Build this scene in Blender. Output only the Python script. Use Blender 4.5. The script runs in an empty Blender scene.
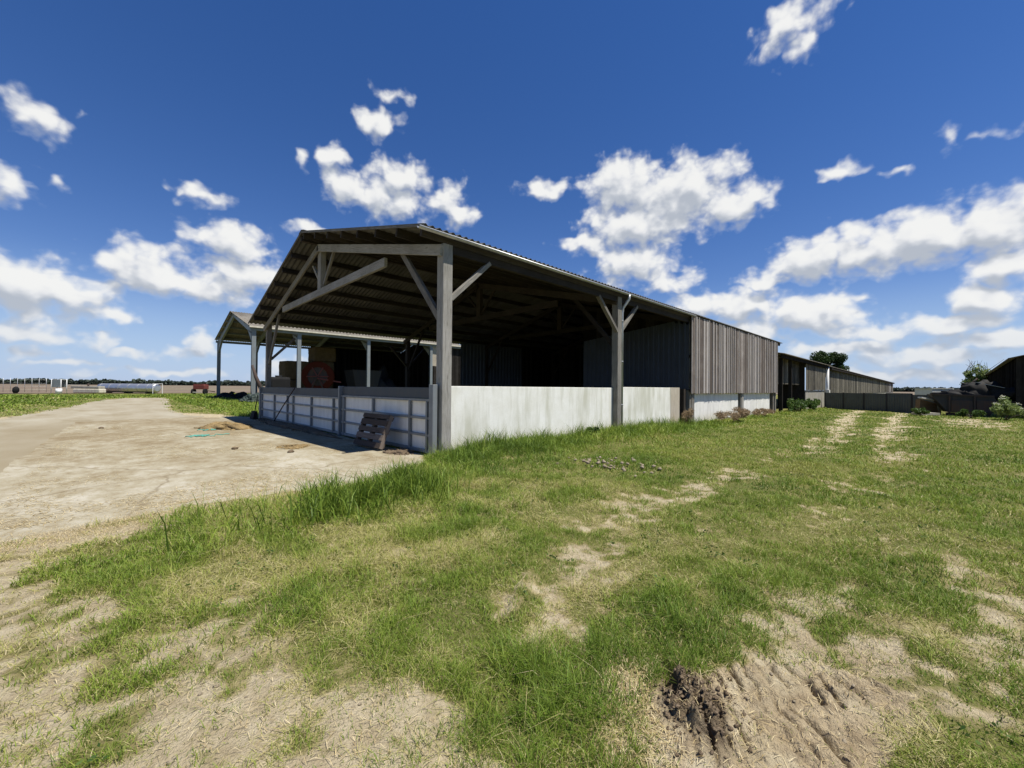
import bpy, bmesh, math, random
import numpy as np
random.seed(7); rng = np.random.default_rng(11)
PI = math.pi
SC = bpy.context.scene
COL = SC.collection
V = lambda *a: np.array(a, float)

# ------------------------------------------------------------------ noise
def _h(ix, iy, s):
    n = (ix*374761393 + iy*668265263 + s*1442695041) & 0xffffffff
    n = ((n ^ (n >> 13))*1274126177) & 0xffffffff
    return ((n ^ (n >> 16)) & 0xffff)/65535.0
def vnoise(x, y, s=0):
    x = np.asarray(x, float); y = np.asarray(y, float)
    ix = np.floor(x).astype(np.int64); iy = np.floor(y).astype(np.int64)
    fx = x-ix; fy = y-iy
    fx = fx*fx*(3-2*fx); fy = fy*fy*(3-2*fy)
    a = _h(ix, iy, s); b = _h(ix+1, iy, s); c = _h(ix, iy+1, s); d = _h(ix+1, iy+1, s)
    return a+(b-a)*fx+(c-a)*fy+(a-b-c+d)*fx*fy
def fbm(x, y, o=4, s=0):
    t = 0; a = .5; n = 0
    for k in range(o):
        t = t+a*vnoise(x*2**k+17*k, y*2**k-9*k, s+k); n += a; a *= .5
    return t/n
def sst(a, b, x):
    t = np.clip((np.asarray(x, float)-a)/(b-a), 0, 1); return t*t*(3-2*t)
def ell(x, y, cx, cy, rx, ry, rot=0):
    c, s = math.cos(rot), math.sin(rot)
    dx, dy = x-cx, y-cy
    u = (dx*c+dy*s)/rx; v = (-dx*s+dy*c)/ry
    return np.sqrt(u*u+v*v)
def polydist(x, y, pts):
    d = np.full(np.shape(x), 1e9)
    for (ax, ay), (bx, by) in zip(pts[:-1], pts[1:]):
        ux, uy = bx-ax, by-ay; L = ux*ux+uy*uy
        t = np.clip(((x-ax)*ux+(y-ay)*uy)/L, 0, 1)
        d = np.minimum(d, np.hypot(x-ax-t*ux, y-ay-t*uy))
    return d

# ------------------------------------------------------------------ ground fields
T1 = [(.2, .7), (2.2, 1.8), (4.0, 2.55), (5.0, 2.65), (7, 2.65), (8.7, 2.4), (11.2, 2.2), (14.4, 1.95), (24, 2.7), (41, 3.86), (47, 4.2)]
T2 = [(1.2, .05), (3.05, .5), (6.5, .55), (15.5, .75), (34.7, 1.35), (46, 1.2)]
YARD = [(-1.6, 6.1), (-.68, 6.08), (.85, 6.42), (2.93, 6.12), (3.9, 6.35), (4.4, 6.9), (4.75, 7.6), (5.0, 7.75), (5.0, 22.3), (3.0, 23.3), (-.85, 23.4), (-1.35, 8)]
def near_edge(x):            # near edge of the yard
    return np.interp(x, [-40, -12, -4, -.68, .85, 2.93, 4.4, 5.0], [4.5, 5.0, 5.6, 6.0, 6.4, 6.1, 6.75, 7.7])
def road_l(y): return np.interp(y, [5, 10, 27, 35, 54, 58, 70], [-16, -9, -3.1, -2.25, -.2, .8, 2.2])
def road_r(y): return np.interp(y, [5, 23, 27, 29, 41, 59, 70], [5, 5, 3.6, 2.6, 3.4, 4.7, 5.5])
def m_road(x, y):
    w = (fbm(x*.9, y*.5, 3, 40)-.5)*1.2
    far = np.minimum(sst(-.25, .25, x-road_l(y)+w), sst(-.4, .4, road_r(y)-x+w))*sst(61, 59, y)
    return far*sst(-.12, .12, y-near_edge(x)+(fbm(x*3, y*3, 3, 41)-.5)*.3)
def m_barn(x, y): return np.asarray((x > 5.15) & (x < 33.3) & (y > 7.5) & (y < 21.4)).astype(float)
TRC = (2.15, .62); TRN = (.66, -.75)
def f_soil(x, y):            # bare soil 0..1
    wa = .3+.7*sst(2.5, 8, np.hypot(x, y))
    wx = x+wa*((fbm(x*1.1, y*1.1, 3, 14)-.5)*1.1+(fbm(x*4, y*4, 2, 15)-.5)*.35); wy = y+wa*((fbm(x*1.1+7, y*1.1, 3, 16)-.5)*1.1+(fbm(x*4, y*4+5, 2, 17)-.5)*.35)
    n = fbm(x*1.7, y*1.7, 4, 3); n2 = fbm(x*6.5, y*6.5, 3, 9)
    s = .16+.2*sst(.5, .7, fbm(x*.9+3, y*.9, 3, 44))*sst(7, 3, x)*sst(4.6, 3.8, y)
    def add(v, lo, hi, *e):
        nonlocal s
        s = np.maximum(s, v*sst(lo, hi, ell(wx, wy, *e)))
    add(.76, 1.35, .45, .55, 1.5, .85, 1.25, .35)
    add(.74, 1.35, .5, -.75, 3.9, .95, 2.3, .2)
    add(.52, 1.3, .4, .35, 3.1, .9, .9, .3)
    add(.66, 1.3, .4, 2.2, 1.9, .36, .20, .6)
    add(.50, 1.3, .4, 1.85, .95, .5, .3, .6)
    add(1.0, 1.15, .8, 2.3, .42, .66, .30, -.45)
    add(.60, 1.3, .5, 3.15, .55, .75, .2, .3)
    add(.52, 1.4, .5, 3.2, -.02, .9, .4, -.3)
    add(.46, 1.4, .5, 4.2, -.2, 1.4, .5, 0)
    add(.40, 1.3, .4, 4.2, 1.7, 1.2, .25, .3)
    d1 = polydist(wx, wy, T1); d2 = polydist(wx, wy, T2)
    w1 = np.interp(x, [0, 2, 4, 7, 9, 13, 17, 24, 45], [.3, .4, .54, .52, .46, .48, .55, .72, .75])
    w2 = np.interp(x, [0, 3, 5, 11, 16, 22, 45], [.3, .42, .36, .40, .58, .72, .75])
    s = np.maximum(s, w1*sst(.8, .15, d1)); s = np.maximum(s, w2*sst(.75, .15, d2))
    s = np.maximum(s, .58*sst(1.3, .4, ell(wx, wy, 30, -1.6, 7, 1.6, .05)))
    s = np.maximum(s, .85*sst(.75, .1, np.abs(wy-near_edge(x)+.35))*(x < 4.3))
    s = s*(1-.85*sst(1.25, .7, ell(wx, wy, 2.62, 1.12, .62, .27, .55)))*(1-.8*sst(1.25, .7, ell(wx, wy, 1.5, 1.35, .36, .42, .3)))
    return sst(.26, .92, s+(n-.5)*.70+(n2-.5)*.75+(fbm(x*15, y*15, 2, 91)-.5)*.35)
def f_lush(x, y):            # tall grass 0..1
    n = fbm(x*.8, y*.8, 4, 21)
    l = .85*sst(1.3, .3, ell(x+(n-.5)*1.2, y+(n-.5)*.6, 2.5, 5.25, 1.15, .55, .25))
    l = np.maximum(l, .38*sst(1.3, .3, ell(x+(n-.5)*1.5, y+(n-.5), .95, 4.85, 1.0, .5, .2)))
    dn = near_edge(x)-y
    l = np.maximum(l, .42*sst(2.3, .9, dn+(n-.5)*1.6)*sst(.05, .5, dn)*sst(.1, 1.1, x+(n-.5))*sst(9, 6, x))
    l = np.maximum(l, .16*sst(1.3, .3, ell(x+(n-.5)*2, y, 2.2, 3.6, 2.4, 1.2, .2)))
    l = np.maximum(l, .62*sst(1.0, .2, np.abs(y-6.55)/1.15)*sst(3.6, 4.6, x)*(.5+.5*sst(17, 14, x))*sst(60, 40, x))
    l = np.maximum(l, .75*sst(.45, .1, np.abs(y-7.15))*sst(5, 5.5, x)*(.45+.55*sst(17, 14, x))*sst(60, 40, x))
    l = np.maximum(l, .6*sst(1.1, .5, ell(x, y, 4.2, 6.0, 1.0, .8)))
    l = np.maximum(l, .14*sst(1.3, .3, ell(x, y, 1.75, 1.32, .4, .5, .5)))
    l = np.maximum(l, .09*sst(1.3, .3, ell(x, y, 2.62, 1.15, .6, .26, .55)))
    l = np.maximum(l, .6*sst(-2.6, -4.4, x-road_l(y)-1.5)*(y > 12))
    l = np.maximum(l, .75*sst(56, 62, y)*sst(78, 72, y))
    l = np.maximum(l, .6*((x > 4.5) & (y > 22.5)))
    return np.clip(l+(n-.5)*.5*(l > .05), 0, 1)
def TRU(x, y): return (x-TRC[0])*TRN[0]+(y-TRC[1])*TRN[1]
def zg(x, y):
    z = (fbm(x*.35, y*.35, 3, 5)-.5)*.10+(fbm(x*2.2, y*2.2, 3, 6)-.5)*.045
    near = np.hypot(x, y) < 14
    z = z+np.where(near, (fbm(x*9, y*9, 3, 7)-.5)*.022, 0)
    d1 = polydist(x, y, T1); d2 = polydist(x, y, T2)
    z = z-.035*sst(.55, .1, d1)-.035*sst(.55, .1, d2)
    # tractor tread left in the mud
    m = sst(1.2, .75, ell(x+(fbm(x*5, y*5, 2, 18)-.5)*.3, y, TRC[0]+.16, TRC[1]-.12, .60, .32, -.45))
    u = (x-TRC[0])*.72+(y-TRC[1])*-.69
    v = (x-TRC[0])*.69+(y-TRC[1])*.72
    q = TRU(x, y)+(fbm(x*2.3, y*2.3, 4, 8)-.5)*.34
    rdg = np.clip(np.abs(np.sin(q*31))*1.7, 0, 1)**.7
    z = z+m*(.052*(rdg-1)*(.1+1.2*sst(.34, .62, fbm(x*4.5, y*4.5, 3, 19)))+.012)+m*(fbm(x*26, y*26, 3, 12)-.5)*.034
    # thrown-up soil beside it
    lump = fbm(x*24, y*24, 4, 13)
    z = z+.085*sst(1.2, .1, ell(x+(fbm(x*8, y*8, 2, 61)-.5)*.12, y, 2.0, .80, .27, .14, .6))*(-.15+1.9*np.abs(lump-.5)*2+.25*lump)
    z = z-.06*sst(1, .2, ell(x, y, 2.08, .93, .24, .05, .7))
    z = z+.05*sst(1.1, .2, ell(x, y, 2.2, 2.1, .5, .1, .6))
    z = z-.28*sst(30, 46, x)*sst(14, 4, y)
    z = z+.12*sst(1.2, .2, np.abs(y-6.6)/1.1)*sst(4.5, 7, x)*sst(17, 13, x)-.07*sst(1.6, .4, np.abs(y-6.6))*sst(15, 19, x)*sst(40, 34, x)
    rd = m_road(x, y)
    z = z*(1-rd)-.014*rd*sst(.15, .5, y-near_edge(x))
    ne = sst(.0, .7, np.abs(y-near_edge(x))); z = np.where((x > -4) & (x < 4.6), z*ne, z)
    b = m_barn(x, y); z = z*(1-b)-.02*b
    far = sst(60, 120, np.hypot(x, y)); z = z*(1-far)-.05*far
    return z

# ------------------------------------------------------------------ object helpers
WL = {}
def link(o, parent=None):
    COL.objects.link(o)
    if parent is not None: o.parent = parent
    return o
def tag(o, label=None, cat=None, group=None, kind=None):
    if label: o['label'] = label
    if cat: o['category'] = cat
    if group: o['group'] = group
    if kind: o['kind'] = kind
    return o
def thing(name, label, cat, loc=(0, 0, 0), group=None):
    o = bpy.data.objects.new(name, None); o.empty_display_size = .2
    link(o); o.location = loc; WL[o.name] = V(*loc)
    return tag(o, label, cat, group)
class MB:
    """collects shapes in world coordinates; build() links them as one mesh"""
    def __init__(s): s.v = []; s.f = []; s.uv = []; s.rnd = []; s.sm = []
    def face(s, idx, uv=None, r=0, smooth=False):
        s.f.append(tuple(idx)); s.uv.append(uv if uv else [(0, 0)]*len(idx)); s.rnd.append(r); s.sm.append(smooth)
    def verts(s, pts):
        b = len(s.v); s.v.extend([tuple(map(float, p)) for p in pts]); return b
    def hexa(s, c8, L=1, W=1, H=1, r=None):
        """8 corners: order (x-,y-,z-),(x+,y-,z-),(x+,y+,z-),(x-,y+,z-), then top"""
        r = random.random() if r is None else r
        o = random.random()*50; b = s.verts(c8)
        for q, (a, d) in (((0, 3, 2, 1), (W, L)), ((4, 5, 6, 7), (L, W)), ((0, 1, 5, 4), (L, H)), ((2, 3, 7, 6), (L, H)), ((1, 2, 6, 5), (W, H)), ((3, 0, 4, 7), (W, H))):
            if q in ((0, 3, 2, 1),): uv = [(o, o), (o, o+W), (o+L, o+W), (o+L, o)]
            else: uv = [(o, o), (o+a, o), (o+a, o+d), (o, o+d)]
            s.face([b+i for i in q], uv, r)
    def box(s, x0, x1, y0, y1, z0, z1, r=None, axis=None):
        L, W, H = x1-x0, y1-y0, z1-z0
        if axis is None: axis = int(np.argmax([L, W, H]))
        m = [(x0+x1)/2, (y0+y1)/2, (z0+z1)/2]
        if axis == 0: s.beam((x0, m[1], m[2]), (x1, m[1], m[2]), W, H, r=r)
        elif axis == 1: s.beam((m[0], y0, m[2]), (m[0], y1, m[2]), L, H, r=r)
        else: s.beam((m[0], m[1], z0), (m[0], m[1], z1), W, L, up=(1, 0, 0), r=r)
    def beam(s, p, q, w, h, up=(0, 0, 1), r=None, w2=None, h2=None):
        """bar from p to q; w across, h along up"""
        p = V(*p); q = V(*q); d = q-p; L = np.linalg.norm(d); d = d/L
        up = V(*up); sd = np.cross(up, d); n = np.linalg.norm(sd)
        if n < 1e-5: up = V(1, 0, 0); sd = np.cross(up, d); n = np.linalg.norm(sd)
        sd = sd/n; up = np.cross(d, sd)
        w2 = w if w2 is None else w2; h2 = h if h2 is None else h2
        c = [p-sd*w/2-up*h/2, q-sd*w2/2-up*h2/2, q+sd*w2/2-up*h2/2, p+sd*w/2-up*h/2,
             p-sd*w/2+up*h/2, q-sd*w2/2+up*h2/2, q+sd*w2/2+up*h2/2, p+sd*w/2+up*h/2]
        s.hexa(c, L, max(w, .01), max(h, .01), r)
    def tube(s, pts, rad, n=8, cap=True, smooth=True):
        pts = [V(*p) for p in pts]; rad = [rad]*len(pts) if np.isscalar(rad) else rad
        rings = []; ref = None; r0 = random.random(); acc = 0
        for i, p in enumerate(pts):
            d = (pts[min(i+1, len(pts)-1)]-pts[max(i-1, 0)]); d = d/(np.linalg.norm(d)+1e-9)
            if ref is None: ref = V(0, 0, 1) if abs(d[2]) < .9 else V(1, 0, 0)
            a = np.cross(d, ref); a /= np.linalg.norm(a)+1e-9; b = np.cross(a, d); ref = b
            rings.append(s.verts([p+rad[i]*(a*math.cos(t)+b*math.sin(t)) for t in np.linspace(0, 2*PI, n, endpoint=False)]))
        for i in range(len(pts)-1):
            L = np.linalg.norm(pts[i+1]-pts[i])
            for k in range(n):
                k2 = (k+1) % n
                s.face([rings[i]+k, rings[i]+k2, rings[i+1]+k2, rings[i+1]+k], [(acc, k*.05), (acc, k*.05+.05), (acc+L, k*.05+.05), (acc+L, k*.05)], r0, smooth)
            acc += L
        if cap:
            s.face([rings[0]+k for k in range(n)][::-1], None, r0); s.face([rings[-1]+k for k in range(n)], None, r0)
    def prism(s, poly, ex, r=None):
        """planar polygon extruded by the vector ex"""
        r = random.random() if r is None else r; ex = V(*ex); n = len(poly)
        b = s.verts(poly); t = s.verts([V(*p)+ex for p in poly])
        s.face([b+i for i in range(n)][::-1], [(p[0]+p[1], p[2]) for p in poly][::-1], r)
        s.face([t+i for i in range(n)], [(p[0]+p[1], p[2]) for p in poly], r)
        for i in range(n):
            j = (i+1) % n; L = np.linalg.norm(V(*poly[j])-V(*poly[i])); E = np.linalg.norm(ex)
            s.face([b+i, b+j, t+j, t+i], [(0, 0), (L, 0), (L, E), (0, E)], r)
    def blob(s, c, rad, seed=0, sub=2, rough=.25, flat=None):
        bm = bmesh.new(); bmesh.ops.create_icosphere(bm, subdivisions=sub, radius=1)
        bm.verts.ensure_lookup_table(); rr = random.Random(seed)
        ph = [rr.random()*20 for _ in range(3)]
        pts = []
        for v in bm.verts:
            p = V(*v.co)
            k = 1+rough*(float(fbm(p[0]*1.6+ph[0]+p[2], p[1]*1.6+ph[1]-p[2]*.7, 3, seed))-.5)*2
            q = p*k*V(*rad)
            if flat is not None: q[2] = max(q[2], flat)
            pts.append(V(*c)+q)
        b = s.verts(pts); r = rr.random()
        for f in bm.faces: s.face([b+v.index for v in f.verts], None, r, True)
        bm.free()
    def build(s, name, mat, parent=None, bevel=0):
        off = V(0, 0, 0); p = parent
        while p is not None: off = off+WL.get(p.name, V(0, 0, 0)); p = p.parent
        m = bpy.data.meshes.new(name)
        m.from_pydata([tuple(V(*p)-off) for p in s.v], [], s.f)
        uvl = m.uv_layers.new(name='UVMap')
        uvl.data.foreach_set('uv', np.array([c for f in s.uv for c in f], 'f').ravel())
        a = m.attributes.new('rnd', 'FLOAT', 'FACE'); a.data.foreach_set('value', np.array(s.rnd, 'f'))
        m.polygons.foreach_set('use_smooth', s.sm)
        m.materials.append(mat); m.update()
        o = link(bpy.data.objects.new(name, m), parent)
        if bevel:
            b = o.modifiers.new('bevel', 'BEVEL'); b.width = bevel; b.segments = 1; b.limit_method = 'ANGLE'
        return o
def sheet(mb, o, du, dv, nrm, LU, LV, period, amp, thick=.006, shape='sin', n=8, topf=None):
    """profiled sheet: profile runs along du, straight along dv; topf(u)=length along dv"""
    o = V(*o); du = V(*du); dv = V(*dv); nrm = V(*nrm)
    if shape == 'sin':
        us = np.linspace(0, LU, max(2, int(LU/period*n))); hs = amp*np.sin(us/period*2*PI)
    else:
        us = []; hs = []; k = 0
        while k*period < LU:
            for t, h in ((0, 0), (.52, 0), (.62, 1), (.9, 1), (.999, 0)):
                if k*period+t*period <= LU: us.append((k+t)*period); hs.append(h*amp)
            k += 1
        us.append(LU); hs.append(0); us = np.array(us); hs = np.array(hs)
    nu = len(us); A = []
    for sgn in (0, -thick):
        lo = [o+du*u+nrm*(h+sgn) for u, h in zip(us, hs)]
        hi = [p+dv*(topf(u) if topf else LV) for p, u in zip(lo, us)]
        A.append((mb.verts(lo), mb.verts(hi)))
    (a0, a1), (b0, b1) = A; sm = shape == 'sin'
    for i in range(nu-1):
        L = topf(us[i]) if topf else LV
        uv = [(0, us[i]), (0, us[i+1]), (L, us[i+1]), (L, us[i])]
        mb.face([a0+i, a0+i+1, a1+i+1, a1+i], uv, .5, sm)
        mb.face([b0+i, b1+i, b1+i+1, b0+i+1], [uv[0], uv[3], uv[2], uv[1]], .5, sm)
        mb.face([a0+i, b0+i, b0+i+1, a0+i+1], None, .5); mb.face([a1+i, a1+i+1, b1+i+1, b1+i], None, .5)
    mb.face([a0, a1, b1, b0], None, .5); e = nu-1
    mb.face([a0+e, b0+e, b1+e, a1+e], None, .5)

# ------------------------------------------------------------------ materials
def nt(name):
    m = bpy.data.materials.new(name); m.use_nodes = True; t = m.node_tree
    return m, t, t.nodes['Principled BSDF']
def N(t, kind, **k):
    n = t.nodes.new(kind)
    for a, b in k.items():
        if a.startswith('i_'): n.inputs[a[2:].replace('_', ' ')].default_value = b
        else: setattr(n, a, b)
    return n
def ramp(t, fac, stops, interp='LINEAR'):
    r = t.nodes.new('ShaderNodeValToRGB'); r.color_ramp.interpolation = interp
    e = r.color_ramp.elements
    while len(e) < len(stops): e.new(.5)
    for k, (p, c) in enumerate(stops): e[k].position = p; e[k].color = (*c, 1) if len(c) == 3 else c
    t.links.new(fac, r.inputs['Fac']); return r.outputs['Color']
def noise(t, vec, scale, detail=4, rough=.55, sc=None):
    if sc:
        mp = t.nodes.new('ShaderNodeMapping'); mp.inputs['Scale'].default_value = sc; t.links.new(vec, mp.inputs['Vector']); vec = mp.outputs['Vector']
    n = t.nodes.new('ShaderNodeTexNoise'); n.inputs['Scale'].default_value = scale; n.inputs['Detail'].default_value = detail; n.inputs['Roughness'].default_value = rough
    t.links.new(vec, n.inputs['Vector']); return n.outputs['Fac']
def mix(t, fac, a, b, mode='MIX'):
    m = t.nodes.new('ShaderNodeMix'); m.data_type = 'RGBA'; m.blend_type = mode
    for s, x in ((0, fac), (6, a), (7, b)):
        if isinstance(x, bpy.types.NodeSocket): t.links.new(x, m.inputs[s])
        else: m.inputs[s].default_value = x if s == 0 else ((*x, 1) if len(x) == 3 else x)
    return m.outputs[2]
def math_(t, op, a, b=0., c=None):
    m = t.nodes.new('ShaderNodeMath'); m.operation = op
    for s, x in enumerate((a, b, c)):
        if x is None: continue
        if isinstance(x, bpy.types.NodeSocket): t.links.new(x, m.inputs[s])
        else: m.inputs[s].default_value = x
    return m.outputs[0]
def bump(t, bs, h, strength=.4, dist=.01):
    b = N(t, 'ShaderNodeBump', i_Strength=strength, i_Distance=dist); t.links.new(h, b.inputs['Height']); t.links.new(b.outputs['Normal'], bs.inputs['Normal'])
def attr(t, n): return N(t, 'ShaderNodeAttribute', attribute_name=n).outputs['Fac']
def objco(t): return t.nodes.new('ShaderNodeTexCoord').outputs['Object']
def uvco(t): return t.nodes.new('ShaderNodeTexCoord').outputs['UV']
def geo(t): return t.nodes.new('ShaderNodeNewGeometry').outputs['Position']

def wood(name, c0, c1, c2, spread=.5, rough=.85):
    m, t, b = nt(name); uv = uvco(t)
    g = noise(t, uv, 6, 6, .6, (.6, 14, 1)); g2 = noise(t, geo(t), 1.3, 4, .6)
    k = noise(t, uv, 3, 2, .5, (1, 3, 1))
    f = math_(t, 'ADD', math_(t, 'MULTIPLY', g, .9), math_(t, 'MULTIPLY', math_(t, 'SUBTRACT', attr(t, 'rnd'), .5), spread))
    f = math_(t, 'ADD', f, math_(t, 'MULTIPLY', math_(t, 'SUBTRACT', g2, .5), .5))
    c = ramp(t, f, ((.22, c0), (.5, c1), (.78, c2)))
    c = mix(t, ramp(t, k, ((.66, (0, 0, 0)), (.74, (.6, .6, .6)))), c, c0)
    sp = noise(t, uv, 2.2, 3, .6, (.5, 32, 1)); gr = noise(t, uv, 5, 4, .7, (.5, 55, 1))
    c = mix(t, math_(t, 'MULTIPLY', ramp(t, sp, ((.60, (0, 0, 0)), (.66, (1, 1, 1)))), .75), c, tuple(.35*v for v in c0))
    c = mix(t, math_(t, 'MULTIPLY', ramp(t, gr, ((.42, (1, 1, 1)), (.6, (0, 0, 0)))), .3), c, tuple(.6*v for v in c0))
    t.links.new(c, b.inputs['Base Color']); b.inputs['Roughness'].default_value = rough; b.inputs['Specular IOR Level'].default_value = .25
    if name.startswith('dark'): b.inputs['Specular IOR Level'].default_value = 0.0
    bump(t, b, g, .5, .004); return m
def metal(name, c, dirt=(.12, .09, .06), rough=.45, metallic=0., dirtamt=.5, spec=.4):
    m, t, b = nt(name); p = geo(t)
    n = noise(t, p, 2.2, 6, .65); n2 = noise(t, p, 1.6, 5, .6, (4, 4, .5))
    f = math_(t, 'MULTIPLY', ramp(t, math_(t, 'MULTIPLY', math_(t, 'ADD', n, n2), .5), ((.42, (0, 0, 0)), (.72, (1, 1, 1)))), dirtamt)
    t.links.new(mix(t, f, c, dirt), b.inputs['Base Color'])
    b.inputs['Metallic'].default_value = metallic; b.inputs['Specular IOR Level'].default_value = spec
    t.links.new(math_(t, 'ADD', math_(t, 'MULTIPLY', n, .3), rough-.1), b.inputs['Roughness'])
    return m
M = {}
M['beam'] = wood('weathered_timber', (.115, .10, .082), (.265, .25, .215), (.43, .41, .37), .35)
M['beam_shaded'] = wood('shaded_timber', (.018, .014, .010), (.045, .035, .026), (.085, .068, .05), .3)  # weathered timber again, darkened to stand in for shade under the roof
M['plank'] = wood('grey_planks', (.10, .08, .066), (.235, .198, .168), (.46, .42, .385), .9)
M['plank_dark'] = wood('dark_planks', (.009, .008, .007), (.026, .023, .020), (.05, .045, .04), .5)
M['plank_old'] = wood('old_planks', (.03, .026, .018), (.13, .115, .082), (.26, .235, .18), .6)
M['pallet'] = wood('pallet_wood', (.06, .045, .035), (.13, .10, .08), (.22, .18, .15), .6)
M['plywood'] = wood('raw_boarding', (.34, .29, .22), (.50, .44, .34), (.58, .53, .44), .3)
M['barrier'] = metal('barrier_steel', (.23, .245, .25), (.09, .08, .07), .5, .3, .5)
M['barrier_dark'] = metal('dark_board', (.055, .065, .072), (.09, .085, .075), .6, 0, .6)
M['shed_steel'] = metal('shed_steel', (.21, .24, .245), (.14, .11, .08), .5, .1, .5)
M['zinc'] = metal('zinc', (.42, .43, .43), (.2, .19, .17), .4, .5, .6)
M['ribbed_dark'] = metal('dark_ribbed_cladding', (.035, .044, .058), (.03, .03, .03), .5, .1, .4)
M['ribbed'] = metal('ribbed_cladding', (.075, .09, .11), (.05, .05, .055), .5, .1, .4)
M['fence_grey'] = metal('fence_grey', (.085, .10, .10), (.05, .045, .04), .55, 0, .6)
M['galv'] = metal('galvanised', (.55, .56, .57), (.3, .28, .25), .35, .8, .4)
M['red'] = metal('red_paint', (.16, .03, .022), (.10, .05, .03), .5, 0, .6)
M['orange'] = metal('orange_red_paint', (.075, .014, .007), (.05, .02, .012), .7, 0, .5, .08)
M['black'] = metal('black_rubber', (.011, .011, .011), (.02, .019, .017), .8, 0, .5, .2)
M['rust'] = metal('rusty_steel', (.045, .038, .034), (.13, .06, .03), .8, 0, .7)
M['dark_hull'] = metal('dark_hull', (.03, .031, .032), (.07, .05, .035), .75, 0, .6)
M['cream'] = metal('cream_paint', (.62, .58, .46), (.25, .2, .14), .6, 0, .6)
M['white'] = metal('white_paint', (.75, .75, .73), (.4, .37, .32), .5, 0, .3)
M['tarp'] = metal('dark_tarpaulin', (.020, .020, .019), (.05, .042, .034), .7, 0, .5, .15)
M['bluegreen'] = metal('green_plastic', (.02, .035, .028), (.05, .05, .04), .6, 0, .5)
M['turq'] = metal('turquoise_twine', (.09, .34, .27), (.2, .25, .18), .7, 0, .3)

def concrete(name, c, c2, streak=.5, dark=(.2, .18, .14)):
    m, t, b = nt(name); p = geo(t)
    n = noise(t, p, 2.6, 8, .7); s = noise(t, p, 1.2, 6, .6, (4, 4, .5)); f = noise(t, p, 38, 3, .6)
    big = noise(t, p, .55, 3, .5)
    col = mix(t, ramp(t, n, ((.35, (0, 0, 0)), (.68, (1, 1, 1)))), c, c2)
    col = mix(t, math_(t, 'MULTIPLY', ramp(t, math_(t, 'ADD', math_(t, 'MULTIPLY', s, .6), math_(t, 'MULTIPLY', big, .4)), ((.44, (0, 0, 0)), (.62, (1, 1, 1)))), streak), col, dark)
    sep = N(t, 'ShaderNodeSeparateXYZ'); t.links.new(p, sep.inputs[0])
    low = ramp(t, math_(t, 'ADD', sep.outputs['Z'], math_(t, 'MULTIPLY', n, .5)), ((.25, (1, 1, 1)), (.62, (0, 0, 0))))   # soil splash
    col = mix(t, math_(t, 'MULTIPLY', low, .3), col, (.30, .26, .17))
    t.links.new(mix(t, math_(t, 'MULTIPLY', f, .25), col, (.35, .33, .27)), b.inputs['Base Color'])
    b.inputs['Roughness'].default_value = .9; b.inputs['Specular IOR Level'].default_value = .2
    bump(t, b, f, .35, .004); return m
M['wall'] = concrete('precast_concrete', (.88, .87, .80), (.77, .755, .665), .75, (.50, .49, .37))
M['wall2'] = concrete('pale_concrete', (.85, .83, .77), (.75, .73, .67), .4, (.38, .38, .34))
M['block'] = concrete('block_wall', (.40, .38, .32), (.28, .26, .21), .6)
M['panel'] = concrete('white_board', (.88, .86, .80), (.78, .76, .70), .35, (.5, .48, .42))
M['slab'] = concrete('slab', (.5, .48, .42), (.4, .37, .3), .4)

def roofmat(name, c, c2, moss):
    m, t, b = nt(name); p = geo(t)
    n = noise(t, p, .9, 7, .65); s = noise(t, p, 1.1, 5, .6, (3, .35, .35))
    col = mix(t, ramp(t, n, ((.38, (0, 0, 0)), (.66, (1, 1, 1)))), c, c2)
    col = mix(t, math_(t, 'MULTIPLY', ramp(t, s, ((.5, (0, 0, 0)), (.7, (1, 1, 1)))), .6), col, moss)
    t.links.new(col, b.inputs['Base Color']); b.inputs['Roughness'].default_value = .9; b.inputs['Specular IOR Level'].default_value = .2
    return m
M['roof'] = roofmat('fibre_cement', (.135, .128, .115), (.092, .086, .076), (.058, .052, .044))
M['roof_pale'] = roofmat('pale_sheet', (.22, .20, .165), (.17, .15, .12), (.11, .095, .075))
M['roof_old'] = roofmat('old_sheet', (.20, .18, .155), (.13, .115, .1), (.08, .075, .05))

def straw_m(name, c0, c1, c2):
    m, t, b = nt(name); p = objco(t)
    n = noise(t, p, 3, 5, .6); f = noise(t, p, 24, 4, .7, (1, 1, 2.5))
    v = math_(t, 'ADD', math_(t, 'MULTIPLY', n, .4), math_(t, 'MULTIPLY', f, .6))
    t.links.new(ramp(t, v, ((.3, c0), (.5, c1), (.7, c2))), b.inputs['Base Color']); b.inputs['Roughness'].default_value = .95
    b.inputs['Specular IOR Level'].default_value = .1
    bump(t, b, f, .9, .03); return m
M['straw'] = straw_m('straw', (.26, .18, .08), (.46, .35, .18), (.62, .5, .3))
M['bale'] = straw_m('shaded_straw', (.06, .04, .019), (.115, .08, .04), (.18, .128, .066))  # straw copy darkened to carry the shade inside the steel shed
M['dung'] = straw_m('dung', (.07, .05, .025), (.24, .17, .08), (.42, .32, .16))
M['earth'] = straw_m('dark_earth', (.07, .05, .032), (.145, .108, .07), (.26, .20, .135))
M['stone'] = straw_m('rubble', (.18, .145, .095), (.29, .24, .165), (.40, .34, .25))

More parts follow.
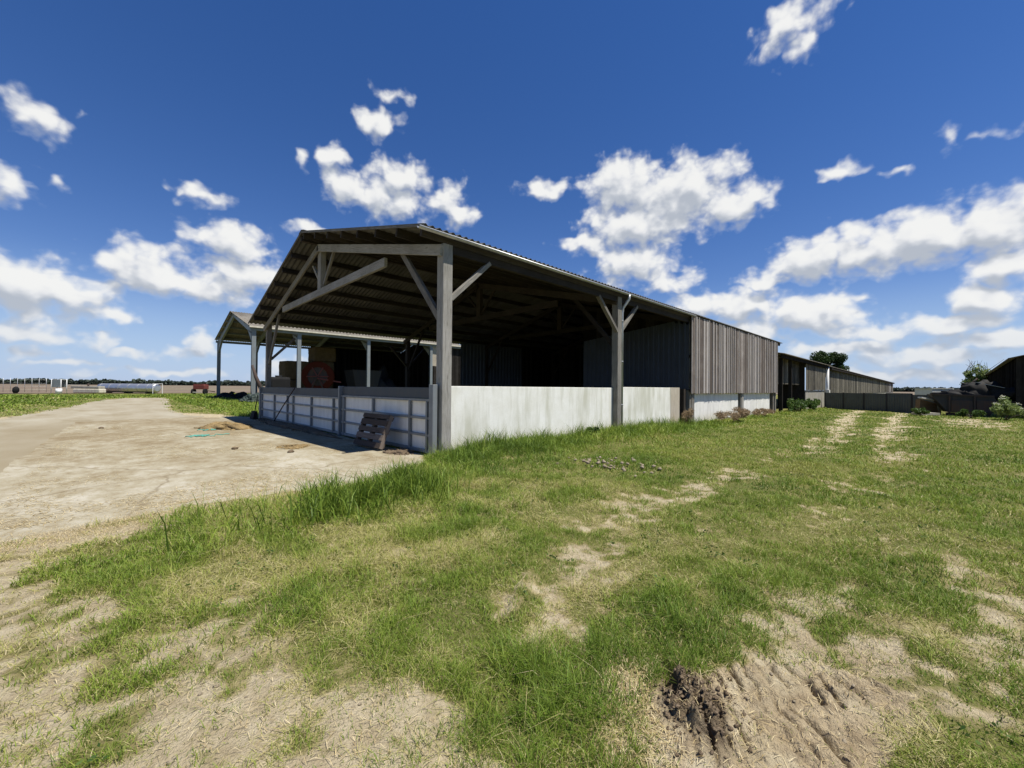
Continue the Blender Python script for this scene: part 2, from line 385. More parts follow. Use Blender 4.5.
# ground, driven by the soil attribute
def ground_mat():
    m, t, b = nt('meadow_soil'); p = geo(t)
    big = noise(t, p, .7, 5, .6); mid = noise(t, p, 5, 6, .65); fine = noise(t, p, 55, 4, .7); mot = noise(t, p, 16, 4, .7)
    soil = mix(t, ramp(t, mid, ((.36, (0, 0, 0)), (.66, (1, 1, 1)))), (.38, .31, .19), (.56, .485, .33))
    soil = mix(t, math_(t, 'MULTIPLY', ramp(t, mot, ((.58, (0, 0, 0)), (.72, (1, 1, 1)))), .5), soil, (.23, .175, .10))
    soil = mix(t, math_(t, 'MULTIPLY', ramp(t, fine, ((.4, (0, 0, 0)), (.65, (1, 1, 1)))), .35), soil, (.3, .24, .14))
    crk = noise(t, p, 24, 5, .75)
    soil = mix(t, math_(t, 'MULTIPLY', ramp(t, crk, ((.30, (1, 1, 1)), (.42, (0, 0, 0)))), .55), soil, (.17, .125, .075))
    soil = mix(t, math_(t, 'MULTIPLY', attr(t, 'rut'), .7), soil, mix(t, ramp(t, mot, ((.4, (0, 0, 0)), (.6, (1, 1, 1)))), (.42, .33, .20), (.25, .185, .11)))
    soil = mix(t, attr(t, 'wet'), soil, (.105, .076, .049))
    thatch = mix(t, ramp(t, mid, ((.36, (0, 0, 0)), (.64, (1, 1, 1)))), (.19, .165, .065), (.36, .30, .15))
    green = mix(t, ramp(t, big, ((.38, (0, 0, 0)), (.62, (1, 1, 1)))), (.105, .128, .024), (.17, .175, .042))
    green = mix(t, math_(t, 'MULTIPLY', ramp(t, fine, ((.42, (0, 0, 0)), (.62, (1, 1, 1)))), .75), green, (.20, .17, .08))
    so = math_(t, 'ADD', attr(t, 'soil'), math_(t, 'MULTIPLY', math_(t, 'SUBTRACT', fine, .5), .5))
    c = mix(t, ramp(t, so, ((.05, (0, 0, 0)), (.3, (1, 1, 1)))), green, thatch)
    c = mix(t, ramp(t, so, ((.32, (0, 0, 0)), (.62, (1, 1, 1)))), c, soil)
    t.links.new(c, b.inputs['Base Color']); b.inputs['Roughness'].default_value = .95; b.inputs['Specular IOR Level'].default_value = .1
    bump(t, b, math_(t, 'ADD', fine, math_(t, 'ADD', mot, mid)), 1.0, .03); return m
M['ground'] = ground_mat()
def yard_mat():
    m, t, b = nt('dusty_concrete'); p = geo(t)
    st = noise(t, p, .9, 7, .65, (1, .45, 1)); mid = noise(t, p, 3.2, 6, .68, (1, .7, 1)); fine = noise(t, p, 42, 4, .7); big = noise(t, p, .28, 3, .5)
    sep = N(t, 'ShaderNodeSeparateXYZ'); t.links.new(p, sep.inputs[0])
    dist = N(t, 'ShaderNodeMapRange', i_From_Min=6.5, i_From_Max=16.0); t.links.new(sep.outputs['Y'], dist.inputs['Value'])
    f = math_(t, 'ADD', math_(t, 'MULTIPLY', math_(t, 'ADD', st, mid), .5), math_(t, 'MULTIPLY', dist.outputs[0], .10))
    f = math_(t, 'ADD', f, math_(t, 'MULTIPLY', math_(t, 'SUBTRACT', big, .5), .3))
    c = ramp(t, f, ((.38, (.425, .395, .315)), (.52, (.32, .285, .20)), (.64, (.235, .19, .115)), (.8, (.17, .125, .068))))
    wp = t.nodes.new('ShaderNodeVectorMath'); wp.operation = 'MULTIPLY_ADD'; wn = N(t, 'ShaderNodeTexNoise', i_Scale=1.3, i_Detail=5.0); t.links.new(p, wn.inputs['Vector'])
    t.links.new(wn.outputs['Color'], wp.inputs[0]); wp.inputs[1].default_value = (.7, .7, 0); t.links.new(p, wp.inputs[2])
    vc = N(t, 'ShaderNodeTexVoronoi', feature='DISTANCE_TO_EDGE', voronoi_dimensions='2D', i_Scale=.33); t.links.new(wp.outputs[0], vc.inputs['Vector'])
    c = mix(t, math_(t, 'MULTIPLY', ramp(t, vc.outputs['Distance'], ((.003, (1, 1, 1)), (.012, (0, 0, 0)))), .6), c, (.16, .125, .075))
    sp = noise(t, p, 5.5, 5, .7, (1, .55, 1)); sp2 = noise(t, p, 13, 4, .7, (1, .6, 1))
    c = mix(t, math_(t, 'MULTIPLY', ramp(t, sp, ((.56, (0, 0, 0)), (.66, (1, 1, 1)))), .55), c, (.20, .155, .085))
    c = mix(t, math_(t, 'MULTIPLY', ramp(t, sp2, ((.56, (0, 0, 0)), (.68, (1, 1, 1)))), .45), c, (.22, .175, .10))
    c = mix(t, math_(t, 'MULTIPLY', ramp(t, sp2, ((.32, (1, 1, 1)), (.44, (0, 0, 0)))), .35), c, (.46, .43, .36))
    c = mix(t, math_(t, 'MULTIPLY', ramp(t, fine, ((.5, (0, 0, 0)), (.7, (1, 1, 1)))), .35), c, (.30, .24, .14))
    t.links.new(c, b.inputs['Base Color']); b.inputs['Roughness'].default_value = .95; b.inputs['Specular IOR Level'].default_value = .1
    bump(t, b, math_(t, 'ADD', fine, sp2), .6, .012); return m
M['yard'] = yard_mat()
def road_mat():
    m, t, b = nt('road_dirt'); p = geo(t)
    st = noise(t, p, .7, 7, .65, (1, .4, 1)); fine = noise(t, p, 30, 4, .7)
    c = ramp(t, st, ((.35, (.36, .33, .255)), (.55, (.29, .255, .18)), (.72, (.21, .17, .10))))
    sp = N(t, 'ShaderNodeSeparateXYZ'); t.links.new(p, sp.inputs[0])
    xx = math_(t, 'ADD', sp.outputs['X'], math_(t, 'MULTIPLY', math_(t, 'SUBTRACT', st, .5), 2.2))
    b1 = N(t, 'ShaderNodeMapRange', interpolation_type='SMOOTHSTEP', i_From_Min=-4.2, i_From_Max=-1.7); t.links.new(xx, b1.inputs['Value'])
    b2 = N(t, 'ShaderNodeMapRange', interpolation_type='SMOOTHSTEP', i_From_Min=25.0, i_From_Max=20.0); t.links.new(sp.outputs['Y'], b2.inputs['Value'])
    c = mix(t, math_(t, 'MULTIPLY', math_(t, 'MULTIPLY', b1.outputs[0], b2.outputs[0]), .5), c, (.185, .145, .08))
    c = mix(t, math_(t, 'MULTIPLY', fine, .4), c, (.28, .235, .15))
    t.links.new(c, b.inputs['Base Color']); b.inputs['Roughness'].default_value = .95; b.inputs['Specular IOR Level'].default_value = .1
    bump(t, b, fine, .5, .01); return m
M['road'] = road_mat()
def field_mat():
    m, t, b = nt('ploughed_earth'); p = geo(t)
    n = noise(t, p, .015, 4, .55, (1, 3, 1)); f = noise(t, p, .5, 5, .6)
    c = ramp(t, n, ((.40, (.135, .095, .062)), (.50, (.175, .125, .08)), (.56, (.20, .155, .09)), (.64, (.085, .105, .035))))
    c = mix(t, math_(t, 'MULTIPLY', f, .4), c, (.12, .085, .055))
    t.links.new(c, b.inputs['Base Color']); b.inputs['Roughness'].default_value = .95; return m
M['field'] = field_mat()
def blade_mat(name, stops, trans=.3):
    m, t, b = nt(name)
    c = ramp(t, attr(t, 'tint'), stops)
    b.inputs['Roughness'].default_value = .55; b.inputs['Specular IOR Level'].default_value = .25
    t.links.new(c, b.inputs['Base Color'])
    tr = t.nodes.new('ShaderNodeBsdfTranslucent'); t.links.new(c, tr.inputs['Color'])
    mx = N(t, 'ShaderNodeMixShader', i_Fac=trans); t.links.new(b.outputs[0], mx.inputs[1]); t.links.new(tr.outputs[0], mx.inputs[2])
    t.links.new(mx.outputs[0], t.nodes['Material Output'].inputs['Surface']); return m
M['grass'] = blade_mat('grass_blades', ((0, (.066, .116, .015)), (.3, (.145, .225, .025)), (.55, (.235, .305, .042)), (.72, (.32, .33, .075)), (.88, (.42, .37, .155)), (1, (.58, .51, .28))))
M['strawbits'] = blade_mat('straw_bits', ((0, (.28, .2, .09)), (.5, (.5, .4, .2)), (1, (.68, .58, .36))), .15)
def leaf_mat(name, a, b_, c): return blade_mat(name, ((0, a), (.5, b_), (1, c)), .3)
M['leaf_dark'] = leaf_mat('dark_leaves', (.018, .036, .008), (.038, .07, .014), (.075, .12, .026))
M['leaf_light'] = leaf_mat('light_leaves', (.11, .16, .04), (.22, .28, .085), (.34, .39, .16))
M['leaf_mid'] = leaf_mat('weed_leaves', (.03, .06, .012), (.065, .12, .022), (.12, .18, .04))
M['leaf_shrub'] = leaf_mat('shrub_leaves', (.09, .13, .03), (.19, .25, .07), (.34, .40, .15))
M['leaf_hazed'] = leaf_mat('hazed_wood_leaves', (.045, .062, .048), (.06, .08, .06), (.075, .10, .07))  # lightened leaf colour stands in for haze over the distance
M['leaf_dry'] = leaf_mat('dry_stems', (.15, .105, .06), (.28, .20, .115), (.42, .32, .20))
M['flower'] = leaf_mat('cream_flowers', (.6, .58, .42), (.7, .68, .52), (.78, .76, .64))
M['bin'] = wood('brown_ply', (.10, .06, .03), (.2, .125, .065), (.28, .19, .11), .3)
M['bark'] = wood('bark', (.03, .024, .018), (.075, .06, .045), (.12, .10, .08), .3)

# ------------------------------------------------------------------ fast mesh of many small faces
def quick_mesh(name, verts, quads, tint, mat, parent=None, tris=None):
    m = bpy.data.meshes.new(name); nv = len(verts)
    m.vertices.add(nv); m.vertices.foreach_set('co', np.ascontiguousarray(verts, 'f').ravel())
    nq = len(quads); ntr = 0 if tris is None else len(tris)
    loops = quads.ravel() if tris is None else np.concatenate([quads.ravel(), tris.ravel()])
    m.loops.add(len(loops)); m.loops.foreach_set('vertex_index', loops.astype('i'))
    m.polygons.add(nq+ntr)
    st = np.arange(nq)*4
    if ntr: st = np.concatenate([st, nq*4+np.arange(ntr)*3])
    m.polygons.foreach_set('loop_start', st.astype('i'))
    a = m.attributes.new('tint', 'FLOAT', 'POINT'); a.data.foreach_set('value', np.ascontiguousarray(tint, 'f'))
    m.update(calc_edges=True); m.validate()
    m.materials.append(mat)
    return link(bpy.data.objects.new(name, m), parent)
def blades(name, P, h, w, lean, tint, mat, curl=.5):
    n = len(P); az = rng.random(n)*2*PI; la = rng.random(n)*2*PI
    sx, sy = np.cos(az)*w/2, np.sin(az)*w/2; lx, ly = np.cos(la)*lean, np.sin(la)*lean
    v = np.zeros((n, 5, 3))
    v[:, 0] = P+np.stack([-sx, -sy, 0*sx], 1); v[:, 1] = P+np.stack([sx, sy, 0*sx], 1)
    mid = P+np.stack([lx*.35, ly*.35, h*.6], 1)
    v[:, 2] = mid+np.stack([sx*.75, sy*.75, 0*sx], 1); v[:, 3] = mid-np.stack([sx*.75, sy*.75, 0*sx], 1)
    v[:, 4] = P+np.stack([lx, ly, h*(1-curl*np.clip(lean/(h+1e-6), 0, 1)*.5)], 1)
    i = np.arange(n)[:, None]*5
    return quick_mesh(name, v.reshape(-1, 3), i+np.array([[0, 1, 2, 3]]), np.repeat(tint, 5), mat, None, i+np.array([[3, 2, 4]]))
def leaves(name, P, size, tint, mat, parent, asp=.55):
    n = len(P); off = V(0, 0, 0); p = parent
    while p is not None: off = off+WL.get(p.name, V(0, 0, 0)); p = p.parent
    P = P-off
    a = rng.normal(size=(n, 3)); a /= np.linalg.norm(a, axis=1)[:, None]
    b = rng.normal(size=(n, 3)); b -= a*(a*b).sum(1)[:, None]; b /= np.linalg.norm(b, axis=1)[:, None]
    s = (size*(.6+.8*rng.random(n)))[:, None]
    v = np.stack([P-a*s*.5, P+b*s*asp*.5, P+a*s*.5, P-b*s*asp*.5], 1)
    return quick_mesh(name, v.reshape(-1, 3), np.arange(n)[:, None]*4+np.array([[0, 1, 2, 3]]), np.repeat(tint, 4), mat, parent)

# ------------------------------------------------------------------ GROUND
def axis(fine, lo, hi):
    a = [fine[0][0]]
    for x0, x1, st in fine:
        while a[-1] < x1-1e-6: a.append(min(a[-1]+st, x1))
    st = fine[-1][2]; up = []
    x = a[-1]
    while x < hi: st *= 1.12; x += st; up.append(x)
    st = fine[0][2]; dn = []; x = a[0]
    while x > lo: st *= 1.12; x -= st; dn.append(x)
    return np.array(dn[::-1]+a+up)
gx = axis([(-3, 1.0, .05), (1.0, 1.55, .016), (1.55, 2.95, .009), (2.95, 3.6, .016), (3.6, 9, .05), (9, 20, .12), (20, 48, .3)], -2500, 3000)
gy = axis([(-5, -.6, .06), (-.6, 0, .016), (0, 1.1, .009), (1.1, 2.1, .016), (2.1, 8, .05), (8, 24, .16)], -2500, 3000)
GX, GY = np.meshgrid(gx, gy); fx, fy = GX.ravel(), GY.ravel()
gz = zg(fx, fy); soil = f_soil(fx, fy)
wet = np.clip(1.15*sst(1.3, .5, ell(fx+(fbm(fx*8, fy*8, 2, 61)-.5)*.2, fy+(fbm(fx*8+3, fy*8, 2, 62)-.5)*.2, 2.0, .80, .25, .14, .6))+.9*sst(1.0, .4, ell(fx, fy, 2.2, .98, .12, .06, .2))+.6*sst(1.2, .3, ell(fx, fy, 1.78, 1.05, .25, .1, .6)), 0, .95)
wet = np.clip(wet*(.3+1.3*fbm(fx*14, fy*14, 3, 60)), 0, .82)
soil = np.maximum(soil, wet); soil = np.maximum(soil, m_barn(fx, fy)*.8); soil = np.maximum(soil, m_road(fx, fy)*.8)
ny_, nx_ = GX.shape
ii = (np.arange(ny_-1)[:, None]*nx_+np.arange(nx_-1)[None]).ravel()
quads = np.stack([ii, ii+1, ii+1+nx_, ii+nx_], 1)
g = quick_mesh('ground', np.stack([fx, fy, gz], 1), quads, soil*0, M['ground'])
rut = sst(1.5, .7, ell(fx, fy, 2.25, .55, .85, .42, -.4))*sst(.35, .6, fbm(fx*5, fy*5, 3, 64)+.1)
for nm, arr in (('soil', soil), ('wet', wet), ('rut', rut)):
    a = g.data.attributes.new(nm, 'FLOAT', 'POINT'); a.data.foreach_set('value', arr.astype('f'))
g.data.polygons.foreach_set('use_smooth', np.ones(len(quads), bool))
tag(g, kind='structure')
# yard slab
def flat_poly(name, pts, z, mat, thick=0):
    mb = MB(); mb.prism([(x, y, z-thick) for x, y in pts], (0, 0, max(thick, .02))) if thick else None
    return tag(mb.build(name, mat), kind='structure')
def wob(pts, amp, step, s):
    out = []; n = len(pts)
    for i in range(n):
        a, b = V(*pts[i]), V(*pts[(i+1) % n]); L = np.linalg.norm(b-a); k = max(1, int(L/step))
        for j in range(k):
            p = a+(b-a)*j/k
            out.append((p[0]+(float(fbm(p[0]*1.5, p[1]*1.5, 3, s))-.5)*amp, p[1]+(float(fbm(p[0]*1.5, p[1]*1.5, 3, s+9))-.5)*amp))
    return out
flat_poly('concrete_yard', wob(YARD, .25, .2, 70), .002, M['yard'], .06)
rp = [(-.5, 5.9), (-.3, 8), (-.2, 23.7), (3.3, 23.5), (2.6, 29), (3.4, 41), (4.7, 59), (5, 61), (1.2, 61), (-.2, 54), (-2.25, 35), (-3.1, 27), (-9, 10), (-16, 5.2), (-4, 5.45)]
flat_poly('dirt_road', wob(rp, .9, .5, 80), -.002, M['road'], .1)
mb = MB(); mb.face([mb.verts([(-2200, 92, .03)])+0, mb.verts([(2600, 92, .03)]), mb.verts([(2600, 2800, .03)]), mb.verts([(-2200, 2800, .03)])])
tag(mb.build('ploughed_field', M['field']), kind='structure')
mb = MB(); b0 = mb.verts([(150, -400, .03), (2600, -400, .03), (2600, 91, .03), (150, 91, .03)]); mb.face([b0, b0+1, b0+2, b0+3])
tag(mb.build('crop_field', M['field']), kind='structure')

# ------------------------------------------------------------------ GRASS (stuff)
def allowed(x, y):
    k = 1-m_road(x, y)
    k = k*(1-m_barn(x, y))
    k = k*(1-((x > 33.5) & (y > 7.4) & (x < 170) & (y < 24)))
    k = k*(1-((x > 9) & (y > 43.5) & (x < 34) & (y < 59)))
    inside = (x > -1.1) & (x < 5.05) & (y > near_edge(x)+.05) & (y < 22.8)
    k = k*(1-inside)
    return k
AZ0 = math.radians(45.3)
Ps, Hs, Ws, Ls, Ts = [], [], [], [], []
for r0, r1, dens, wd in ((1.0, 2.6, 13000, .0030), (2.6, 4.5, 8000, .0040), (4.5, 7, 4000, .0056), (7, 11, 1900, .0085), (11, 18, 640, .014), (18, 30, 230, .024), (30, 50, 62, .042), (50, 80, 22, .075)):
    span = math.radians(62)
    area = span*(r1*r1-r0*r0); n = int(area*dens)
    r = np.sqrt(r0*r0+(r1*r1-r0*r0)*rng.random(n)); az = AZ0+(rng.random(n)*2-1)*span
    x, y = r*np.cos(az), r*np.sin(az)
    so = f_soil(x, y); lu = f_lush(x, y); al = allowed(x, y)
    tuft = fbm(x*5.5, y*5.5, 2, 30)
    keep = np.clip(1.05-so*1.1, 0.0, 1)**1.2
    t2 = fbm(x*3.1, y*3.1, 3, 37)
    keep = np.maximum(keep, sst(.53, .64, fbm(x*9, y*9, 3, 39)*.6+t2*.4)*.85)
    keep = np.maximum(keep, .15+.16*sst(5, 3, r[:n])*sst(.35, .6, t2))
    keep = keep*(.45+1.0*sst(.3, .62, tuft+.25*lu))
    wetv = sst(1.2, .8, ell(x, y, 1.95, .80, .24, .15, .6))+.8*sst(1.15, .7, ell(x, y, TRC[0]+.16, TRC[1]-.12, .60, .32, -.45))
    ok = rng.random(n) < np.clip(keep*al*(1-wetv), 0, 1)
    x, y, so, lu, tuft, t2 = x[ok], y[ok], so[ok], lu[ok], tuft[ok], t2[ok]; n = len(x)
    hn = fbm(x*.9, y*.9, 3, 33)
    h = (.016+.065*hn+.04*sst(.45, .7, tuft))*(1-.45*so)+.30*lu*(.3+.7*rng.random(n))
    h *= .5+.85*rng.random(n)
    w = wd*(.7+.6*rng.random(n))*(1+.6*lu)
    lean = h*(.3+1.0*rng.random(n))
    dz = fbm(x*.55, y*.55, 3, 35); dz2 = fbm(x*2.3, y*2.3, 3, 38)
    dry = .49-.08*sst(4, 8, x)*sst(6, 4, y)+.34*(dz-.5)*2+.26*(dz2-.5)*2+.12*so-.16*lu+.11*rng.normal(size=n)
    dead = rng.random(n) < np.clip(.10+.42*so+.75*sst(.46, .64, dz2*.6+dz*.4)*sst(9, 3, x), 0, .85)*(1-.85*lu)
    tint = np.clip(np.where(dead, .74+.26*rng.random(n), np.clip(dry, .05, .72)), 0, 1)
    h = np.where(dead, h*.6, h); lean = np.where(dead, lean*2.0, lean)
    z = zg(x, y)-.004
    Ps.append(np.stack([x, y, z], 1)); Hs.append(h); Ws.append(w); Ls.append(lean); Ts.append(tint)
grass = blades('grass', np.concatenate(Ps), np.concatenate(Hs), np.concatenate(Ws), np.concatenate(Ls), np.concatenate(Ts), M['grass'])
tag(grass, 'green meadow grass growing in uneven tufts around the barn', 'grass', kind='stuff')
n = 5200; x = 2.6+rng.normal(size=n)*.62; y = 5.2+rng.normal(size=n)*.30+.1*(x-2.6)
n2 = 5200; x2 = 4.5+rng.random(n2)**1.4*15; y2 = 7.15-np.abs(rng.normal(size=n2))*.42
x = np.concatenate([x, x2]); y = np.concatenate([y, y2])
cl_n = fbm(x*2.2, y*2.2, 3, 83)
ok = (allowed(x, y) > .5) & (rng.random(len(x)) < sst(.36, .6, cl_n)); x, y, cl_n = x[ok], y[ok], cl_n[ok]; n = len(x)
cg = blades('coarse_grass', np.stack([x, y, zg(x, y)], 1), (.14+.34*rng.random(n))*(.5+.9*cl_n), .008+.007*rng.random(n), .08+.24*rng.random(n), np.clip(.28+.16*rng.normal(size=n), .02, .6), M['grass'])
tag(cg, 'coarse broad-bladed grass in a tall clump at the yard edge', 'grass', kind='stuff')
# seed stalks along the wall
n = 420; x = 4.6+rng.random(n)**1.6*14; y = 6.75+rng.random(n)*.6
x = np.concatenate([x, .4+rng.random(110)*3.4]); y = np.concatenate([y, 5.0+rng.random(110)*.55])
n = len(x)
st = blades('tall_seed_grass', np.stack([x, y, zg(x, y)], 1), .26+.36*rng.random(n), .0042+0*x, .08+.16*rng.random(n), .25+.55*rng.random(n), M['grass'])
tag(st, 'tall thin seed stalks standing above the grass by the concrete wall', 'grass', kind='stuff')
# low broad-leaved weeds among the grass
nw = 900; r = 1.5+rng.random(nw)**.8*9; az = AZ0+(rng.random(nw)*2-1)*1.0; cx, cy = r*np.cos(az), r*np.sin(az)
kk = (allowed(cx, cy) > .5) & (f_soil(cx, cy) < .22) & (fbm(cx*1.3, cy*1.3, 3, 95) > .5); cx, cy = cx[kk], cy[kk]
q = np.repeat(np.arange(len(cx)), 11); d = rng.normal(size=(len(q), 2))*.028*(.5+rng.random(len(q)))[:, None]
P = np.stack([cx[q]+d[:, 0], cy[q]+d[:, 1], 0*d[:, 0]], 1); P[:, 2] = zg(P[:, 0], P[:, 1])+.012+.035*rng.random(len(q))
tag(leaves('broadleaf_weeds', P, .024+0*P[:, 0], np.clip(.6+.25*rng.normal(size=len(q)), 0, 1), M['leaf_mid'], None, .6), 'small broad-leaved weeds scattered through the meadow grass', 'weeds', kind='stuff')
# straw lying about
def litter(name, label, pts, L, w, lift=.012):
    n = len(pts); P = np.stack([pts[:, 0], pts[:, 1], np.zeros(n)], 1)
    inside = (P[:, 0] > -1.3) & (P[:, 0] < 5) & (P[:, 1] > near_edge(P[:, 0])+.02)
    P[:, 2] = np.where(inside, .004, zg(P[:, 0], P[:, 1])+.003)
    az = rng.random(n)*2*PI; L = L*(.4+1.1*rng.random(n)); d = np.stack([np.cos(az), np.sin(az), 0*az], 1); s = np.stack([-np.sin(az), np.cos(az), 0*az], 1)*w/2
    up = np.zeros((n, 3)); up[:, 2] = lift*rng.random(n)*2; up2 = np.zeros((n, 3)); up2[:, 2] = .002
    v = np.stack([P-s+up2, P+s+up2, P+d*L[:, None]*.5+s+up, P+d*L[:, None]*.5-s+up, P+d*L[:, None]+s*.4+up2, P+d*L[:, None]-s*.4+up2], 1)
    i = np.arange(n)[:, None]*6
    q = np.concatenate([i+np.array([[0, 1, 2, 3]]), i+np.array([[3, 2, 4, 5]])])
    return tag(quick_mesh(name, v.reshape(-1, 3), q, np.repeat(rng.random(n), 6), M['strawbits']), label, 'straw', kind='stuff')
n = 20000; t = rng.random(n); xx = -3.5+t*8; a = np.stack([xx, near_edge(xx)-.16+rng.normal(size=n)*(.12+.14*fbm(xx*1.2, xx*0, 2, 77))*1.3], 1)
n = 16000; r = 1.2+rng.random(n)*4.5; az = AZ0+(rng.random(n)*2-1)*1.05; b = np.stack([r*np.cos(az), r*np.sin(az)], 1)
b = b[rng.random(n) < .12+f_soil(b[:, 0], b[:, 1])*.7]
c = np.stack([1.85+rng.normal(size=2600)*.22, .98+rng.normal(size=2600)*.17], 1); c = c[ell(c[:, 0], c[:, 1], 2.0, .80, .3, .17, .6) > 1]
litter('straw_litter', 'pale straw scattered on bare soil and along the yard edge', np.concatenate([a, b, c]), .042, .0022)
n = 26000; a = np.stack([-.9+rng.random(n)*5.7, 6.6+rng.random(n)**1.4*14], 1)
a = a[rng.random(n) < sst(.45, .72, fbm(a[:, 0]*.9, a[:, 1]*.7, 3, 90))]
litter('chopped_straw', 'short chopped straw strewn over the pale concrete yard', a, .09, .006, .006)

# ------------------------------------------------------------------ MAIN BARN
FX = [5.2, 12.4, 18.45, 25.6, 33.1]
YR, YL, YM = 7.4, 21.3, 14.75
RZ, RE, LE = 6.64, 4.80, 4.32     # underside heights: ridge, right eave, left eave
YRE, YLE = 7.25, 21.85
def zr(y): return RE+(y-YRE)*(RZ-RE)/(YM-YRE)
def zl(y): return RZ-(y-YM)*(RZ-LE)/(YLE-YM)
barn = thing('timber_barn', 'long open-fronted timber barn with corrugated roof, concrete base walls and grey plank cladding', 'barn', (5.2, 7.4, 0))
mb = MB()
dR = V(0, YM-YRE, RZ-RE); LR = np.linalg.norm(dR); dR /= LR; nR = V(0, -dR[2], dR[1])
dL = V(0, YM-YLE, RZ-LE); LL = np.linalg.norm(dL); dL /= LL; nL = V(0, dL[2]*1, -dL[1])
nL = V(0, abs(dL[2]), abs(dL[1]))
X0R, X1R = 4.58, 34.4
sheet(mb, V(X0R, YRE, RE)+nR*.04, (1, 0, 0), dR, nR, X1R-X0R, LR+.05, .177, .024, .008)
roof = mb.build('roof', M['roof'], barn)
mb = MB(); sheet(mb, V(X0R, YLE, LE)+nL*.04, (1, 0, 0), dL, nL, X1R-X0R, LL+.05, .177, .024, .008)
mb.build('roof', M['roof'], barn)
mb = MB()
for k in range(12):
    x0 = X0R+k*2.5; x1 = min(x0+2.52, X1R)
    if x1 <= x0: break
    for d, nn in ((-dR, nR), (-dL, nL)):
        p = V(0, YM, RZ+.085)
        mb.beam((x0, p[1]+d[1]*.13, p[2]+d[2]*.13), (x1, p[1]+d[1]*.13, p[2]+d[2]*.13), .26, .012, up=nn)
mb.build('ridge_cap', M['roof'], roof)
# purlins
for k in range(8):
    y = YRE+.14+(YM-YRE-.25)*k/7
    mb = MB(); c = V(0, y, zr(y))-nR*.095
    mb.beam((X0R+.05, c[1], c[2]), (X1R-.05, c[1], c[2]), .075, .19, up=nR); mb.build('purlin', M['beam_shaded'], barn)
for k in range(7):
    y = YM+.2+(YLE-YM-1.0)*k/6
    mb = MB(); c = V(0, y, zl(y))-nL*.095
    mb.beam((X0R+.05, c[1], c[2]), (X1R-.05, c[1], c[2]), .075, .19, up=nL); mb.build('purlin', M['beam_shaded'], barn)
# verge boards at the gable
mb = MB(); a = V(X0R+.012, YRE, RE+.02); b = V(X0R+.012, YM, RZ+.02); mb.beam(a, b, .022, .07, up=nR); mb.build('verge_board', M['beam'], barn)
mb = MB(); a = V(X0R+.012, YLE, LE+.02); b = V(X0R+.012, YM, RZ+.02); mb.beam(a, b, .022, .07, up=nL); mb.build('verge_board', M['beam'], barn)
PW = .25
for i, X in enumerate(FX):
    m = M['beam'] if i == 0 else M['beam_shaded']
    rd = .24; off = .19+.12+.0
    def rz_(y): return zr(y)-.36
    def lz_(y): return zl(y)-.36
    mo = M['beam']
    topR = rz_(YR+.12)+.14
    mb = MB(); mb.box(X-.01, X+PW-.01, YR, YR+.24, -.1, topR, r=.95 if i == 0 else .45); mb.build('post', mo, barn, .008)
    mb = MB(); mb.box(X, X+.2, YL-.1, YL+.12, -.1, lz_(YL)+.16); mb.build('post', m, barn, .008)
    for dx in (-.045, .245) if i == 0 else (-.045,):
        if dx > .2: continue
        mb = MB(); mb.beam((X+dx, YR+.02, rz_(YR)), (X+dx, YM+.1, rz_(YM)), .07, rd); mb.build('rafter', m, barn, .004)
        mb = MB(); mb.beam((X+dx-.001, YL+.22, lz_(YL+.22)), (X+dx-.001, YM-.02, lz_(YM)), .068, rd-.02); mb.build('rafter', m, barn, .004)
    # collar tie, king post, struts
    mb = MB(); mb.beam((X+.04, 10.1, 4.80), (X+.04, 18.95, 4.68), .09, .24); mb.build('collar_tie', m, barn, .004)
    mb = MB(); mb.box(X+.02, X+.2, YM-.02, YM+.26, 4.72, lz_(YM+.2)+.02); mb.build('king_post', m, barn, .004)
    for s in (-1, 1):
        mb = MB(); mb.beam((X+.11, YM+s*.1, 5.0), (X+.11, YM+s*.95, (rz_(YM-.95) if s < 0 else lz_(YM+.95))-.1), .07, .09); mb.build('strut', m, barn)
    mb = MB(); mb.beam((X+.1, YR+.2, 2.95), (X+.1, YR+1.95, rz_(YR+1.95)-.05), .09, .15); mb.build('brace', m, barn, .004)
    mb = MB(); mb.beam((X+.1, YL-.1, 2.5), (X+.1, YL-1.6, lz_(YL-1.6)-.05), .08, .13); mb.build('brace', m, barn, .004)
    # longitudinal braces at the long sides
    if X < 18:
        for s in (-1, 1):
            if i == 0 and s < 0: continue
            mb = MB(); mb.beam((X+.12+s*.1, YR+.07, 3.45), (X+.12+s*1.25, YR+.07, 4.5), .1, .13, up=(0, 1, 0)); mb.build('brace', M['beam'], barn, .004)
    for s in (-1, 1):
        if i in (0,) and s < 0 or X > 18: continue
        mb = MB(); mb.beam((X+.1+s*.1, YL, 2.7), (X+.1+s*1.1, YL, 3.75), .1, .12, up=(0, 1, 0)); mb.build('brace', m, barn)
mb = MB(); mb.box(5.46, 18.4, YR+.02, YR+.13, 4.46, 4.70); mb.build('eave_beam', M['beam_shaded'], barn, .004)
